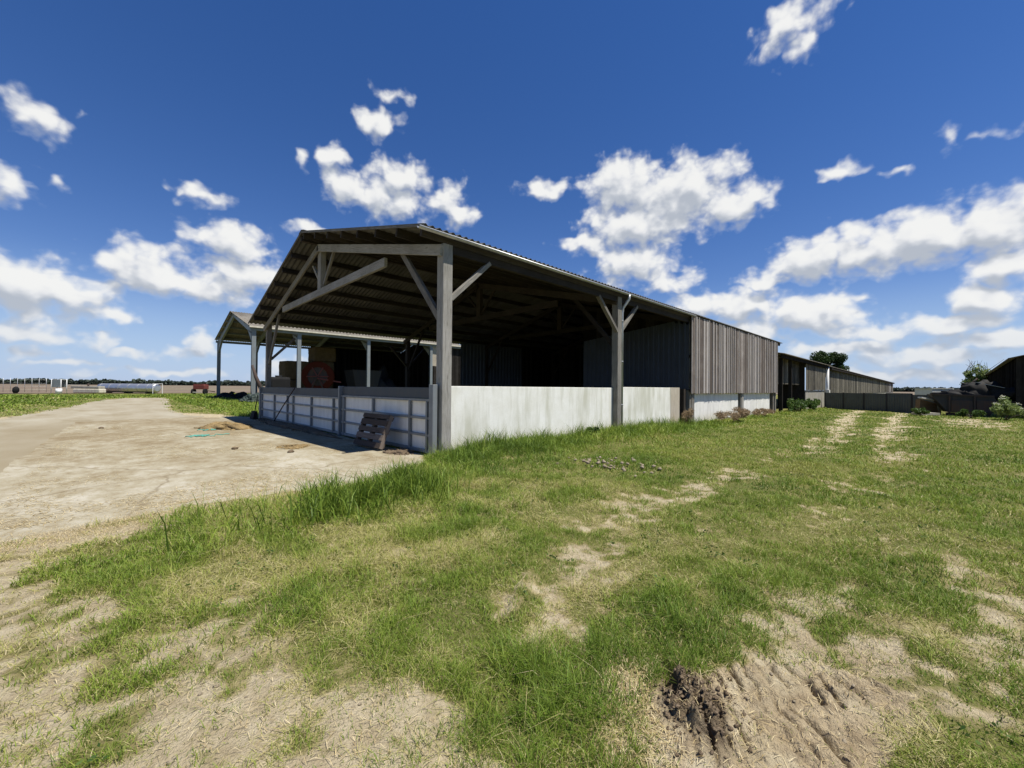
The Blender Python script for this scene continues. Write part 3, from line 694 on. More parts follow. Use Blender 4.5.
# gutter and downpipe
mb = MB()
gz0 = RE-.03; prof = [(YRE-.02-.055*math.cos(t), gz0-.055*math.sin(t)) for t in np.linspace(0, PI, 9)]
r0 = mb.verts([(4.45, y, z) for y, z in prof]); r1 = mb.verts([(18.6, y, z) for y, z in prof])
q0 = mb.verts([(4.45, YRE-.02+(y-YRE+.02)*.9, gz0+(z-gz0)*.9) for y, z in prof]); q1 = mb.verts([(18.6, YRE-.02+(y-YRE+.02)*.9, gz0+(z-gz0)*.9) for y, z in prof])
for k in range(8):
    mb.face([r0+k, r0+k+1, r1+k+1, r1+k], None, 0, True); mb.face([q0+k, q1+k, q1+k+1, q0+k+1], None, 0, True)
    mb.face([r0+k, q0+k, q0+k+1, r0+k+1]); mb.face([r1+k, r1+k+1, q1+k+1, q1+k])
mb.face([r0, r1, q1, q0]); mb.face([r0+8, q0+8, q1+8, r1+8])
mb.build('gutter', M['zinc'], barn)
mb = MB(); mb.tube([(12.82, YRE-.03, RE-.06), (12.82, YRE-.02, 4.6), (12.72, YR-.0, 4.3), (12.70, YR+.03, 4.1), (12.70, YR+.03, .0)], .05, 10); dp = mb.build('downpipe', M['zinc'], barn)
for z in (.9, 2.4, 3.8):
    mb = MB(); mb.tube([(12.70, YR+.03, z), (12.70, YR+.03, z+.05)], .058, 10); mb.build('pipe_clip', M['barrier'], dp)
# second (rear) timber beside the middle post
mb = MB(); mb.box(12.59, 12.68, YR+.02, YR+.22, -.1, 4.4); mb.build('post', M['beam'], barn)
# concrete walls of the long side
for x0, x1, z in ((5.3, 12.7, 1.52), (12.74, 16.95, 1.55)):
    mb = MB(); mb.box(x0, x1, YR+.2, YR+.34, -.1, z); mb.build('concrete_wall', M['wall'], barn, .008)
mb = MB(); mb.box(16.97, 17.85, YR+.2, YR+.28, -.1, 1.56); mb.build('board_infill', M['plywood'], barn)
mb = MB(); mb.box(18.06, 18.26, YR+.1, YR+.3, -.1, 1.5); mb.build('post', M['beam_shaded'], barn)
for x0, x1 in ((18.95, 25.3), (26.2, 31.9)):
    mb = MB(); mb.box(x0, x1, YR+.06, YR+.2, -.2, 1.4); mb.build('concrete_wall', M['wall2'], barn, .008)
for x in (18.62, 25.75, 32.4):
    mb = MB(); mb.box(x, x+.3, YR-.02, YR+.24, -.2, 1.4); mb.build('post', M['beam'], barn)
    mb = MB(); mb.box(x+.34, x+.9 if x > 20 else x+.32, YR+.1, YR+.2, -.2, 1.4) if x > 20 else None
    if x > 20: mb.build('board_infill', M['plank_dark'], barn)
# plank cladding with cover battens
def planks(mb, x0, x1, y, z0, z1, wmin=.08, wmax=.28, t=.025, batten=True):
    x = x0
    while x < x1:
        w = min(random.uniform(wmin, wmax), x1-x)
        if w < .03: break
        o = random.uniform(0, .012)
        mb.box(x, x+w-.008, y-t-o, y-o, z0+random.uniform(-.025, .015), z1, axis=2)
        if batten and random.random() < .45: mb.box(x-.025, x+.03, y-t-o-.03, y-t-o-.002, z0, z1, r=random.uniform(.8, 1.5), axis=2)
        x += w
mb = MB(); planks(mb, 18.35, 33.35, YR-.07, 1.30, 4.78); mb.build('plank_cladding', M['plank'], barn)
mb = MB(); mb.box(18.4, 33.3, YR-.06, YR+.03, 1.38, 1.5); mb.box(18.4, 33.3, YR-.06, YR+.03, 2.9, 3.02); mb.build('cladding_rail', M['beam_shaded'], barn)
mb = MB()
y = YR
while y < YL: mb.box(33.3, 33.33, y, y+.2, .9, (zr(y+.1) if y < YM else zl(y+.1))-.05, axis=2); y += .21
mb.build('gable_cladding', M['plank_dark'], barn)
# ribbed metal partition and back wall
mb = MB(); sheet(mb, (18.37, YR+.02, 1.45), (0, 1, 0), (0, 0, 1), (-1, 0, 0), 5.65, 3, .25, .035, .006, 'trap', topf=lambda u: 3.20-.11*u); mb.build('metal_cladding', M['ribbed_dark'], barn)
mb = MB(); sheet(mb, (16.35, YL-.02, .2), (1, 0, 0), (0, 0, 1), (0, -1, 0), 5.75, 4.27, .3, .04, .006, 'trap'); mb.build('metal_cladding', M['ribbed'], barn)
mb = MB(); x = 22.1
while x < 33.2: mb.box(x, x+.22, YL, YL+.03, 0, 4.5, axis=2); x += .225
mb.build('shaded_back_cladding', M['plank_dark'], barn)  # dark boards put the unlit stretch of back wall into the colour
mb = MB()                                                            # boarding of the partition above and beside the metal
y = YR+.2
while y < YL-.1:
    top = min(zr(y+.1), zl(y+.1))-.3
    z0 = (4.6-.11*(y-YR)) if y < 13.05 else 0.0
    if not (13.05 < y < 17.2): mb.box(18.48, 18.51, y, y+.21, max(0, z0-.2), top, axis=2) if top > z0-.2 and y < 13.05 else None
    y += .215
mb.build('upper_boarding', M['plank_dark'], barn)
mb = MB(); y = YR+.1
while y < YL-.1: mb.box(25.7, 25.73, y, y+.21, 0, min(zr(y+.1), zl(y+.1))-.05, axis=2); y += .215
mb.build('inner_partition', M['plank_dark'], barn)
# earthy floor with litter inside
fl = MB(); b0 = fl.verts([(5.1, 7.6, .006), (33.2, 7.6, .006), (33.2, 21.5, .006), (5.1, 21.5, .006)]); fl.face([b0, b0+1, b0+2, b0+3]); fl.build('floor', M['earth'], barn)
# gate post next to the corner
mb = MB(); mb.box(5.02, 5.14, 7.50, 7.66, -.05, 1.55); mb.build('gate_post', M['barrier'], barn, .006)
mb = MB(); mb.box(5.02, 5.14, 21.55, 21.68, -.05, 1.4); mb.build('gate_post', M['barrier'], barn, .006)

# ------------------------------------------------------------------ feed barriers in the gable
def barrier(label, ya, yb, ups, top, zt):
    t = thing('feed_barrier', label, 'barrier', (5.1, (ya+yb)/2, 0), 'white panelled barriers closing the barn gable')
    XF = 5.09
    zs = [.03, .42, .80, zt]
    for k, z in enumerate(zs):
        mb = MB(); mb.box(XF-.03, XF+.03, ya, yb, z-.028 if k else z, z+.028 if k else z+.07); mb.build('rail', M['barrier'], t, .004)
    for y in ups:
        mb = MB(); mb.box(XF-.043, XF+.02, y-.03, y+.03, .02, zt-.03); mb.build('upright', M['barrier'], t, .004)
    mb = MB(); mb.box(XF+.035, XF+.055, ya+.02, yb-.02, .05, zt-.01); mb.build('white_panel', M['panel'], t)
    mb = MB(); mb.box(XF+.01, XF+.06, ya, yb, zt+.03, top); mb.build('top_board', M['barrier_dark'], t, .004)
    return t
barrier('white panelled barrier with the lower top board, at the far end of the gable', 12.56, 21.5, [21.4, 19.45, 17.7, 17.0, 15.05, 13.1], 1.42, 1.13)
bB = barrier('white panelled barrier with a taller dark top board, behind the leaning pallet', 7.72, 12.46, [12.3, 10.4, 8.53, 7.8], 1.485, 1.2)
mb = MB(); mb.box(5.0, 5.15, 12.47, 12.55, -.02, 1.5); mb.build('end_post', M['barrier'], bB, .005)

# pallet leaning against it
pal = thing('wooden_pallet', 'dark weathered wooden pallet leaning against the white barrier', 'pallet', (4.65, 9.4, .0))
e1 = V(-.06, 1, 0); e1 /= np.linalg.norm(e1); up = V(.40, .06, 1.0); up /= np.linalg.norm(up); nn = np.cross(e1, up); nn /= np.linalg.norm(nn)
O = V(4.60, 8.88, .02)
def P_(a, b, c): return O+e1*a+up*b-nn*0+nn*c*(-1)
Lp, Hp = 1.2, .82
sgn = -1 if nn[0] > 0 else 1
def Q_(a, b, c): return O+e1*a+up*b+nn*sgn*c           # c grows away from the barrier, towards the yard
for b in (.06, .25, .42, .60, .76):
    mb = MB(); mb.beam(Q_(0, b, .13), Q_(Lp, b, .13), .022, random.uniform(.10, .145), up=up); mb.build('deck_board', M['pallet'], pal)
for a in (.05, .6, 1.15):
    mb = MB(); mb.beam(Q_(a, 0, .07), Q_(a, Hp, .07), .09, .095, up=nn); mb.build('stringer', M['pallet'], pal)
for b in (.08, .42, .74):
    mb = MB(); mb.beam(Q_(0, b, .01), Q_(Lp, b, .01), .02, .1, up=up); mb.build('bottom_board', M['pallet'], pal)

mb = MB(); mb.tube([(5.03, 16.65, 1.42), (4.85, 17.45, .7), (4.72, 18.2, .03)], .022, 6)
tag(mb.build('iron_bar', M['rust']), 'thin dark iron bar propped against the far white barrier', 'bar')
sp = thing('yard_scraper', 'black rubber scraper with a long handle leaning at the far barrier end', 'scraper', (4.7, 20.9, 0))
mb = MB(); mb.prism([(4.55, 20.6, .02), (4.75, 20.6, .02), (4.72, 20.62, .36), (4.62, 20.62, .36)], (0, .55, 0)); mb.build('blade', M['black'], sp)
mb = MB(); mb.tube([(4.67, 20.85, .3), (4.85, 21.15, 1.05)], .02, 6); mb.build('handle', M['black'], sp)

# turquoise twine
def twine(cx, cy, n, r, label):
    mb = MB()
    for k in range(n):
        pts = []; a = random.random()*6.28; x, y = cx+random.gauss(0, r*.5), cy+random.gauss(0, r*.35)
        for j in range(9):
            pts.append((x, y, .012+.03*random.random())); a += random.gauss(0, .9); x += math.cos(a)*r*.3; y += math.sin(a)*r*.2
        mb.tube(pts, .012, 5)
    tag(mb.build('baler_twine', M['turq']), label, 'twine')
twine(2.05, 14.8, 12, .2, 'larger tangle of turquoise baler twine lying on the yard')
twine(2.5, 16.6, 6, .15, 'smaller tangle of turquoise twine nearer the straw heap')
# heaps on the yard
def heap(name, label, cat, c, rad, mat, seed, group=None, n=5):
    mb = MB()
    for k in range(n):
        a = random.random()*6.28; q = random.random()**.5*.65
        mb.blob((c[0]+math.cos(a)*rad[0]*q, c[1]+math.sin(a)*rad[1]*q, c[2]), (rad[0]*random.uniform(.3, .5), rad[1]*random.uniform(.3, .5), rad[2]*(1-.6*q)*random.uniform(.5, 1.0)), seed+k, 3, .95, -.05)
    for k in range(n*22):
        a = random.random()*6.28; q = random.random()**.5
        f = random.uniform(.04, .13); h = max(0, 1-q)*rad[2]*.75
        mb.blob((c[0]+math.cos(a)*rad[0]*q, c[1]+math.sin(a)*rad[1]*q, c[2]+h*random.uniform(.5, 1)), (rad[0]*f*random.uniform(.6, 1.3), min(rad[0], rad[1])*f*random.uniform(.6, 1.6), rad[2]*random.uniform(.08, .28)), seed+k, 1, 1.0, -.05)
    return tag(mb.build(name, mat), label, cat, group)
heap('dung_heap', 'low brown heap of strawy dung at the shadow edge', 'heap', (3.1, 17.4, .0), (.85, 1.2, .2), M['dung'], 3, n=8)
heap('dung_heap', 'small dark dung patch in front of the far white barrier', 'heap', (3.25, 10.9, 0), (.35, .45, .06), M['dung'], 13, n=6)
heap('swept_litter', 'dark swept litter along the foot of the far barrier', 'litter', (4.75, 16.5, 0), (.4, 4.3, .1), M['earth'], 23, n=14)
heap('swept_litter', 'dark litter beside the foot of the pallet', 'litter', (4.75, 8.45, 0), (.3, .5, .09), M['earth'], 43, n=6)
for x, y, l in ((2.15, 11.35, 'small dark clod lying alone on the bare yard'), (2.95, 10.0, 'tiny dark clod near the shadow of the barn'), (-.1, 19.5, 'flat dark clod far out on the yard')):
    mb = MB(); mb.blob((x, y, .02), (.07, .06, .04), int(x*100) % 50, 2, .6); tag(mb.build('soil_clod', M['earth']), l, 'clod')
# rubble in the grass
rb = MB()
for k in range(60):
    x, y = 6.8+random.gauss(0, .33), 4.25+random.gauss(0, .5); s = random.uniform(.012, .042)
    rb.blob((x, y, float(zg(x, y))+.03+random.random()*.04), (s*1.2, s, s*.8), k, 1, .7)
tag(rb.build('rubble', M['stone']), 'small pile of pale stone rubble half hidden in the grass', 'rubble', kind='stuff')
# loose clods of the rut
cl = MB()
for k in range(1500):
    x, y = 2.0+random.gauss(0, .13), .79+random.gauss(0, .09); s = .0015+.010*random.random()**5
    cl.blob((x, y, float(zg(x, y))+s*.4), (s*1.2, s, s*.8), k, 1, 1.1)
tag(cl.build('loose_soil', M['earth']), 'dark crumbled soil thrown up beside the tyre marks', 'soil', kind='stuff')
cs = MB()
for k in range(420):
    r = random.uniform(1.2, 4.2); a = AZ0+random.uniform(-1, 1)
    x, y = r*math.cos(a), r*math.sin(a)
    if float(f_soil(np.array([x]), np.array([y]))[0]) < .45: continue
    s = .003+.009*random.random()**2; cs.blob((x, y, float(zg(x, y))+s*.3), (s*1.3, s, s*.7), k, 1, .6)
tag(cs.build('pebbles', M['stone']), 'small pale pebbles scattered on bare soil', 'pebbles', kind='stuff')

# ------------------------------------------------------------------ STEEL SHED beyond
SY0, SY1, SYM = 43.2, 59.4, 51.3; SE, SR = 6.62, 9.0; SX0, SX1 = 9.1, 33.6
shed = thing('steel_shed', 'tall open steel hay shed with grey posts and pale roof edge beyond the timber barn', 'shed', (9, 43.2, 0))
d1 = V(0, SYM-SY0+.3, SR-SE); l1 = np.linalg.norm(d1); d1 /= l1; n1 = V(0, -d1[2], d1[1]); n2 = V(0, d1[2], d1[1]); d2 = V(0, -d1[1], d1[2])
mb = MB(); sheet(mb, (SX0, SY0-.3, SE+.25), (1, 0, 0), d1, n1, SX1-SX0, l1, .25, .03, .01, n=6); mb.build('roof', M['roof_pale'], shed)
mb = MB(); sheet(mb, (SX0, SY1+.3, SE+.25), (1, 0, 0), d2, n2, SX1-SX0, l1, .25, .03, .01, n=6); mb.build('roof', M['roof_pale'], shed)
mb = MB(); mb.box(SX0, SX1, SY0-.42, SY0-.3, SE+.12, SE+.26); mb.build('gutter', M['cream'], shed)
for X in (9.35, 13.2, 20.3, 28.4):
    for Y, s in ((SY0, 1), (SY1, -1)):
        if s < 0 and X > 21: continue
        mb = MB(); mb.box(X, X+.34, Y-.12, Y-.1, -.1, SE); mb.box(X, X+.34, Y+.1, Y+.12, -.1, SE); mb.box(X+.15, X+.18, Y-.1, Y+.1, -.1, SE)
        mb.build('post', M['shed_steel'], shed)
        mb = MB(); a = V(X+.17, Y, SE-.1); b = V(X+.17, SYM, SR-.1)
        mb.beam(a, b, .2, .75 if s > 0 else .6, h2=.36); mb.build('roof_beam', M['shed_steel'], shed)
        mb = MB(); mb.prism([(X+.07, Y+s*.1, SE-.3), (X+.07, Y+s*1.9, SE+.15), (X+.07, Y+s*.1, SE-1.35)], (.2, 0, 0)); mb.build('haunch', M['shed_steel'], shed)
mb = MB(); mb.box(SX0+.1, SX1-.1, SY0-.14, SY0+.1, SE-.1, SE+.16); mb.build('eave_beam', M['shed_steel'], shed)
mb = MB(); mb.box(SX0+.1, SX1-.1, SY1-.1, SY1+.12, SE-.1, SE+.16); mb.build('eave_beam', M['shed_steel'], shed)
for k in range(5):
    for s, dd, nv in ((1, d1, n1), (-1, d2, n2)):
        o = V(0, SY0-.3 if s > 0 else SY1+.3, SE+.25)+dd*(1+k*1.75)-nv*.12
        mb = MB(); mb.beam((SX0+.1, o[1], o[2]), (SX1-.1, o[1], o[2]), .08, .18, up=nv); mb.build('purlin', M['shed_steel'], shed)
mb = MB()                                                            # dark rear boarding; dark end boarding added to blacken the view through
x = 19.8
while x < SX1-.3: mb.box(x, x+.28, SY1-.2, SY1-.16, 0, SE+.32, axis=2); x += .29
mb.build('rear_cladding', M['plank_dark'], shed)
mb = MB(); y = SY0+.3
while y < SY1-.2: mb.box(SX1-.15, SX1-.11, y, y+.28, 0, SE+.12+(SR-SE)*(1-abs(y+.14-SYM)/(SYM-SY0+.3)), axis=2); y += .29
mb.build('end_cladding', M['plank_dark'], shed)
mb = MB(); planks(mb, 28.75, 31.2, SY0+.1, 4.1, SE-.1, .2, .35); mb.build('side_cladding', M['plywood'], shed)
mb = MB(); planks(mb, 28.75, 31.2, SY0+.1, 0, 4.08, .2, .35); planks(mb, 31.2, 33.5, SY0+.1, 0, SE-.1, .2, .35); mb.build('dark_side_cladding', M['plank_dark'], shed)
# things stored in it
def bale(x0, x1, y0, y1, z0, z1, seed):
    bm = bmesh.new(); bmesh.ops.create_cube(bm, size=1)
    bmesh.ops.subdivide_edges(bm, edges=bm.edges, cuts=7, use_grid_fill=True)
    mb = MB(); bm.verts.ensure_lookup_table(); c = V((x0+x1)/2, (y0+y1)/2, (z0+z1)/2); d = V(x1-x0, y1-y0, z1-z0); pts = []
    for v in bm.verts:
        p = V(*v.co); q = p*d
        k = (float(fbm(p[0]*6+seed, p[1]*6+p[2]*5, 3, seed))-.5)*.12
        rn = 1-.05*sum(abs(t)**6*64 for t in p)/3
        pts.append(c+q*rn+p/np.linalg.norm(p)*k)
    b = mb.verts(pts)
    for f in bm.faces: mb.face([b+v.index for v in f.verts], None, .5, True)
    bm.free(); return mb
LB = ['leftmost big straw bale on the floor of the steel shed', 'left upper straw bale, topmost behind the first steel post', 'straw bale behind the orange wheel rim, lowest of its stack', 'straw bale in the middle of the stack behind the orange rim', 'highest straw bale in the steel shed, above the orange rim']
for k, (x0, x1, z0, z1) in enumerate(((13.7, 16.2, 0, 2.15), (13.8, 16.3, 2.15, 4.25), (16.3, 19.0, 0, 2.15), (16.4, 19.1, 2.15, 4.3), (16.9, 19.3, 4.3, 6.0))):
    tag(bale(x0, x1, 49, 51.5, z0, z1, k+3).build('straw_bale', M['bale']), LB[k], 'straw bale', 'big straw bales stacked in the steel shed')
reel = thing('hose_reel', 'round irrigation hose reel with orange-red rim standing in the steel shed', 'hose reel', (16, 46, 0))
def ring(mb, c, ax, r0, r1, h, n=32):
    c = V(*c); ax = V(*ax); u = np.cross(ax, (0, 0, 1)); u /= np.linalg.norm(u); v = np.cross(ax, u)
    rows = []
    for rr, hh in ((r0, -h), (r1, -h), (r1, h), (r0, h)): rows.append(mb.verts([c+ax*hh+rr*(u*math.cos(t)+v*math.sin(t)) for t in np.linspace(0, 2*PI, n, endpoint=False)]))
    for a, b in ((0, 1), (1, 2), (2, 3), (3, 0)):
        for k in range(n): mb.face([rows[a]+k, rows[a]+(k+1) % n, rows[b]+(k+1) % n, rows[b]+k], None, .5)
ax = V(-.5, -.86, 0)
mb = MB(); ring(mb, (16.1, 45.9, 2.5), ax, 1.0, 1.62, .08); mb.build('rim', M['orange'], reel)
mb = MB(); ring(mb, V(16.1, 45.9, 2.5)-ax*.9, ax, .9, 1.55, .08); mb.build('rim', M['orange'], reel)
mb = MB(); mb.tube([V(16.1, 45.9, 2.5)+ax*.02, V(16.1, 45.9, 2.5)-ax*.85], 1.0, 24, smooth=True); mb.build('drum', M['rust'], reel)
mb = MB()
for k in range(3):
    a = k*PI/3; u = V(.86, -.5, 0)
    mb.beam(V(16.1, 45.9, 2.5)+ax*.1-(u*math.cos(a)+V(0, 0, 1)*math.sin(a))*1.1, V(16.1, 45.9, 2.5)+ax*.1+(u*math.cos(a)+V(0, 0, 1)*math.sin(a))*1.1, .06, .1)
mb.build('spokes', M['red'], reel)
for s in (0, -1.0):
    mb = MB(); q = V(16.1, 45.9, 0)+ax*(.15+s)
    mb.beam(q+V(-.9, .5, .1), V(q[0], q[1], 2.5), .12, .12); mb.beam(q+V(.9, -.5, .1), V(q[0], q[1], 2.5), .12, .12); mb.build('stand', M['rust'], reel)
mb = MB(); mb.beam(V(16.1, 45.9, 2.3)+ax*.2, V(18.2, 44.9, 1.9), .12, .14); mb.build('guide_arm', M['red'], reel)
tk = thing('black_tank', 'black plastic tank standing beside the straw bales at the steel shed', 'tank', (10.8, 40, 0))
mb = bale(10.0, 11.6, 39.6, 40.8, .25, 2.25, 31); mb.build('body', M['black'], tk)
mb = MB(); mb.tube([(10.8, 40.2, 2.1), (10.8, 40.2, 2.38)], .28, 12); mb.build('cap', M['black'], tk)
mb = MB(); mb.box(9.95, 11.65, 39.55, 40.85, -.05, .22); mb.build('base', M['rust'], tk)
heap('sheeted_heap', 'large heap under dark sheeting inside the steel shed', 'heap', (24.5, 49, 0), (4.0, 2.4, 3.6), M['tarp'], 70, n=6)
ht = thing('hopper_trailer', 'dark covered trailer parked deep in the steel shed', 'trailer', (21.6, 47.5, 0))
mb = MB(); mb.prism([(20.6, 46.6, 1.2), (23.2, 46.6, 1.2), (23.8, 46.6, 3.4), (20.2, 46.6, 3.4)], (0, 2.3, 0)); mb.build('body', M['dark_hull'], ht)
for x in (21.2, 22.6):
    mb = MB(); mb.tube([(x, 46.45, .55), (x, 46.8, .55)], .55, 18); mb.build('wheel', M['black'], ht)

# dark clutter between the shed post and barn
heap('tarpaulin_heap', 'low dark tarpaulin mound in the grass before the steel shed', 'heap', (10.2, 56, 0), (2.0, 1.2, .8), M['tarp'], 90, n=9)
heap('debris_pile', 'dark green debris pile at the foot of the nearest shed post', 'debris', (9.4, 41.6, 0), (1.3, 1.1, 1.0), M['bluegreen'], 96, n=9)
ad = thing('auger_arm', 'dark slanting auger tube leaning at the shed post', 'auger', (9.6, 42.0, 0))
mb = MB(); mb.tube([(10.2, 41.6, .2), (9.55, 42.3, 2.2), (9.3, 42.6, 3.3)], [.22, .16, .1], 8); mb.build('tube', M['rust'], ad)
mb = MB(); mb.tube([(10.9, 41.4, .1), (9.9, 41.9, 1.4)], .09, 8); mb.build('leg', M['bluegreen'], ad)

# ------------------------------------------------------------------ far left farm clutter
def at(px, depth):                                                    # helper used while measuring: right vector and view vector on the ground plane
    a = AZ0; cx = (px-512)/410*depth
    return V(depth*math.cos(a)+cx*math.sin(a), depth*math.sin(a)-cx*math.cos(a), 0)
RV = V(math.sin(AZ0), -math.cos(AZ0), 0); FV = V(math.cos(AZ0), math.sin(AZ0), 0)
p0, p1 = at(101, 68), at(157, 66)
tank = thing('silver_tank', 'long shiny silver cylindrical tank lying at the field edge', 'tank', tuple(p0))
zc = .86; ra = .72; dd = (p1-p0)/np.linalg.norm(p1-p0); Lt = np.linalg.norm(p1-p0); U = V(0, 0, zc)
mb = MB(); mb.tube([p0+U+dd*s for s in (-.1, 0, .15, Lt-.15, Lt, Lt+.1)], [ra*.6, ra*.9, ra, ra, ra*.9, ra*.6], 24); mb.build('shell', M['galv'], tank)
for k in range(6):
    c = p0+U+dd*Lt*(k+.35)/6; mb = MB(); mb.tube([c-dd*.05, c+dd*.05], ra+.02, 24); mb.build('band', M['zinc'], tank)
for k in (.12, .5, .88):
    c = p0+dd*Lt*k; mb = MB(); mb.beam(c-V(-dd[1], dd[0], 0)*.6+V(0, 0, .12), c+V(-dd[1], dd[0], 0)*.6+V(0, 0, .12), .3, .3); mb.build('saddle', M['rust'], tank)
mb = MB(); c = p1+dd*.15; w = V(-dd[1], dd[0], 0)
mb.beam(c-w*.75, c-w*.75+V(0, 0, 1.65), .07, .07); mb.beam(c+w*.75, c+w*.75+V(0, 0, 1.65), .07, .07); mb.beam(c-w*.75+V(0, 0, 1.6), c+w*.75+V(0, 0, 1.6), .07, .07); mb.build('end_frame', M['white'], tank)
p0 = at(74, 66); p1 = at(103, 65)
tr = thing('water_trough', 'low cream water trough with a darker upper deck in the grass', 'trough', tuple(p0))
dd = (p1-p0); Lt = np.linalg.norm(dd); dd /= Lt; w = V(-dd[1], dd[0], 0)
mb = MB(); mb.beam(p0+dd*.6+V(0, 0, .38), p1+V(0, 0, .38), 1.1, .62, w2=1.0); mb.build('basin', M['cream'], tr, .08)
mb = MB(); mb.beam(p0+V(0, 0, .95), p1-dd*.2+V(0, 0, .92), .9, .42); mb.build('upper_deck', M['block'], tr, .05)
mb = MB(); mb.tube([(p0+p1)/2+V(0, 0, 1.1), (p0+p1)/2+V(0, 0, 1.55)], .12, 8); mb.build('valve', M['rust'], tr)
c0 = at(59, 62)
cr = thing('livestock_crate', 'pale upright steel livestock crate standing at the fence end', 'crate', tuple(c0))
for sx in (-.75, .75):
    for sy in (-.4, .4):
        mb = MB(); q = c0+RV*sx+FV*sy; mb.tube([q, q+V(0, 0, 2.15)+RV*(.1 if sx < 0 else 0)], .05, 6); mb.build('upright', M['white'], cr)
mb = MB()
for sy in (-.4, .4): mb.beam(c0+RV*-.7+FV*sy+V(0, 0, 1.5), c0+RV*.72+FV*sy+V(0, 0, 1.5), .04, 1.1)
mb.build('sheet', M['shed_steel'], cr)
mb = MB(); mb.beam(c0+RV*-.7+V(0, 0, 2.1), c0+RV*.75+V(0, 0, 2.1), .8, .05); mb.build('top_rail', M['white'], cr)
mb = MB(); mb.tube([c0+RV*.55-FV*.5, c0+RV*.55-FV*.5+V(0, 0, .75)], .35, 12); mb.build('bucket', M['white'], cr)
wf = thing('wire_fence', 'tall wire fence on pale stakes running along the ploughed field', 'fence', tuple(at(0, 66)))
pts = [at(px, 68) for px in np.arange(-40, 52, 7.2)]
for q in pts:
    mb = MB(); mb.tube([q, q+V(0, 0, 2.35)], .03, 6); mb.build('stake', M['zinc'], wf)
mb = MB()
for z in (.5, 1.0, 1.5, 2.1): mb.tube([pts[0]+V(0, 0, z), pts[-1]+V(0, 0, z)], .012, 4)
mb.build('wire', M['zinc'], wf)
q0, q1 = at(66, 72), at(80, 72)
mb = MB(); mb.beam(q0+V(0, 0, 1.3), at(86, 72)+V(0, 0, 1.3), .05, .1); o = mb.build('rail', M['cream'], wf)
mb = MB(); q = at(16, 60); mb.blob(q+V(0, 0, .5), (.35, .35, .55), 5, 2, .2, -.5); tag(mb.build('black_barrel', M['black']), 'small black barrel standing in the grass below the stakes', 'barrel')
s0 = at(201, 64)
sd = thing('seed_drill', 'small red seed drill parked at the field edge', 'seed drill', tuple(s0))
mb = MB(); mb.beam(s0-RV*.9+V(0, 0, 1.15), s0+RV*.9+V(0, 0, 1.15), 1.0, .75); mb.build('hopper', M['red'], sd, .08)
mb = MB(); mb.beam(s0-RV*.8+V(0, 0, 1.6), s0+RV*.6+V(0, 0, 1.6), .9, .08); mb.build('lid', M['red'], sd)
for k in (-.9, .9):
    mb = MB(); mb.tube([s0+RV*(k-.1)+V(0, 0, .45)-FV*.3, s0+RV*(k+.1)+V(0, 0, .45)-FV*.3], .45, 16); mb.build('wheel', M['black'], sd)
mb = MB(); mb.beam(s0+RV*.9+V(0, 0, .6), s0+RV*2.2+V(0, 0, .45), .12, .12); mb.build('drawbar', M['rust'], sd)
mb = MB(); mb.beam(s0-RV*1.2+V(0, 0, .35)-FV*.6, s0+RV*.6+V(0, 0, .35)-FV*.6, .1, .12); mb.build('coulter_bar', M['cream'], sd)
# far farmhouse roof
hq = at(98, 950)
fh = thing('distant_barn', 'tiny white-roofed barn far across the ploughed field', 'barn', tuple(hq))
mb = MB(); mb.beam(hq-RV*5+V(0, 0, 1.5), hq+RV*5+V(0, 0, 1.5), 8, 3); mb.build('wall', M['block'], fh)
mb = MB(); mb.prism([hq-RV*5.3-FV*4.4+V(0, 0, 3), hq-RV*5.3+FV*4.4+V(0, 0, 3), hq-RV*5.3+V(0, 0, 5)], RV*10.6); mb.build('roof', M['white'], fh)

# far wood: one mass along the horizon
def far_wood(name, label, az0, az1, dist, h, n, size):
    a = az0+(az1-az0)*rng.random(n); hh = h*(.35+.65*fbm(a*60, a*0+3.3, 4, 50))*(.75+.5*vnoise(a*420, a*0, 51))
    d = dist+rng.random(n)*60; z = rng.random(n)**.8*hh
    P = np.stack([np.cos(a)*d, np.sin(a)*d, z], 1)
    o = leaves(name, P, size+0*a, np.clip(.2+.6*z/hh*rng.random(n)+.2*rng.random(n), 0, 1), M['leaf_hazed'], None, .8)
    return tag(o, label, 'wood', kind='stuff')
far_wood('far_wood', 'dark strip of distant woodland along the left horizon', math.radians(66), math.radians(101), 1000, 11, 30000, 4.5)
far_wood('far_wood', 'low line of distant trees on the right horizon', math.radians(-6), math.radians(4), 900, 8, 9000, 4)

# ------------------------------------------------------------------ BUILDINGS behind the barn
b2 = thing('plank_shed', 'dark lean-to shed with one open bay, short plank wall and block base behind the barn', 'shed', (34, 7.3, 0))
YB = 7.3
def slope_roof(mb, x0, x1, y0, z0, y1, z1, per=.25, amp=.025):
    d = V(0, y1-y0, z1-z0); L = np.linalg.norm(d); d /= L; n = V(0, -d[2], d[1])
    sheet(mb, (x0, y0, z0), (1, 0, 0), d, n, x1-x0, L, per, amp, .01, n=6)
mb = MB(); slope_roof(mb, 33.6, 53.6, YB-.35, 4.05, 15, 5.6); mb.build('roof', M['roof_old'], b2)
mb = MB(); mb.box(33.7, 53.5, YB-.2, YB-.08, 3.75, 4.0); mb.build('eave_beam', M['plank_dark'], b2)
mb = MB(); planks(mb, 42.8, 52.6, YB, 1.5, 3.85, .15, .25, batten=False); mb.build('plank_wall', M['plank_old'], b2)
mb = MB(); mb.box(43.0, 52.9, YB+.05, YB+.25, -.6, 1.48); mb.build('block_wall', M['block'], b2)
mb = MB(); planks(mb, 33.8, 43.35, YB+.5, 1.95, 3.95, .15, .3, batten=False); mb.build('back_boarding', M['plank_old'], b2)
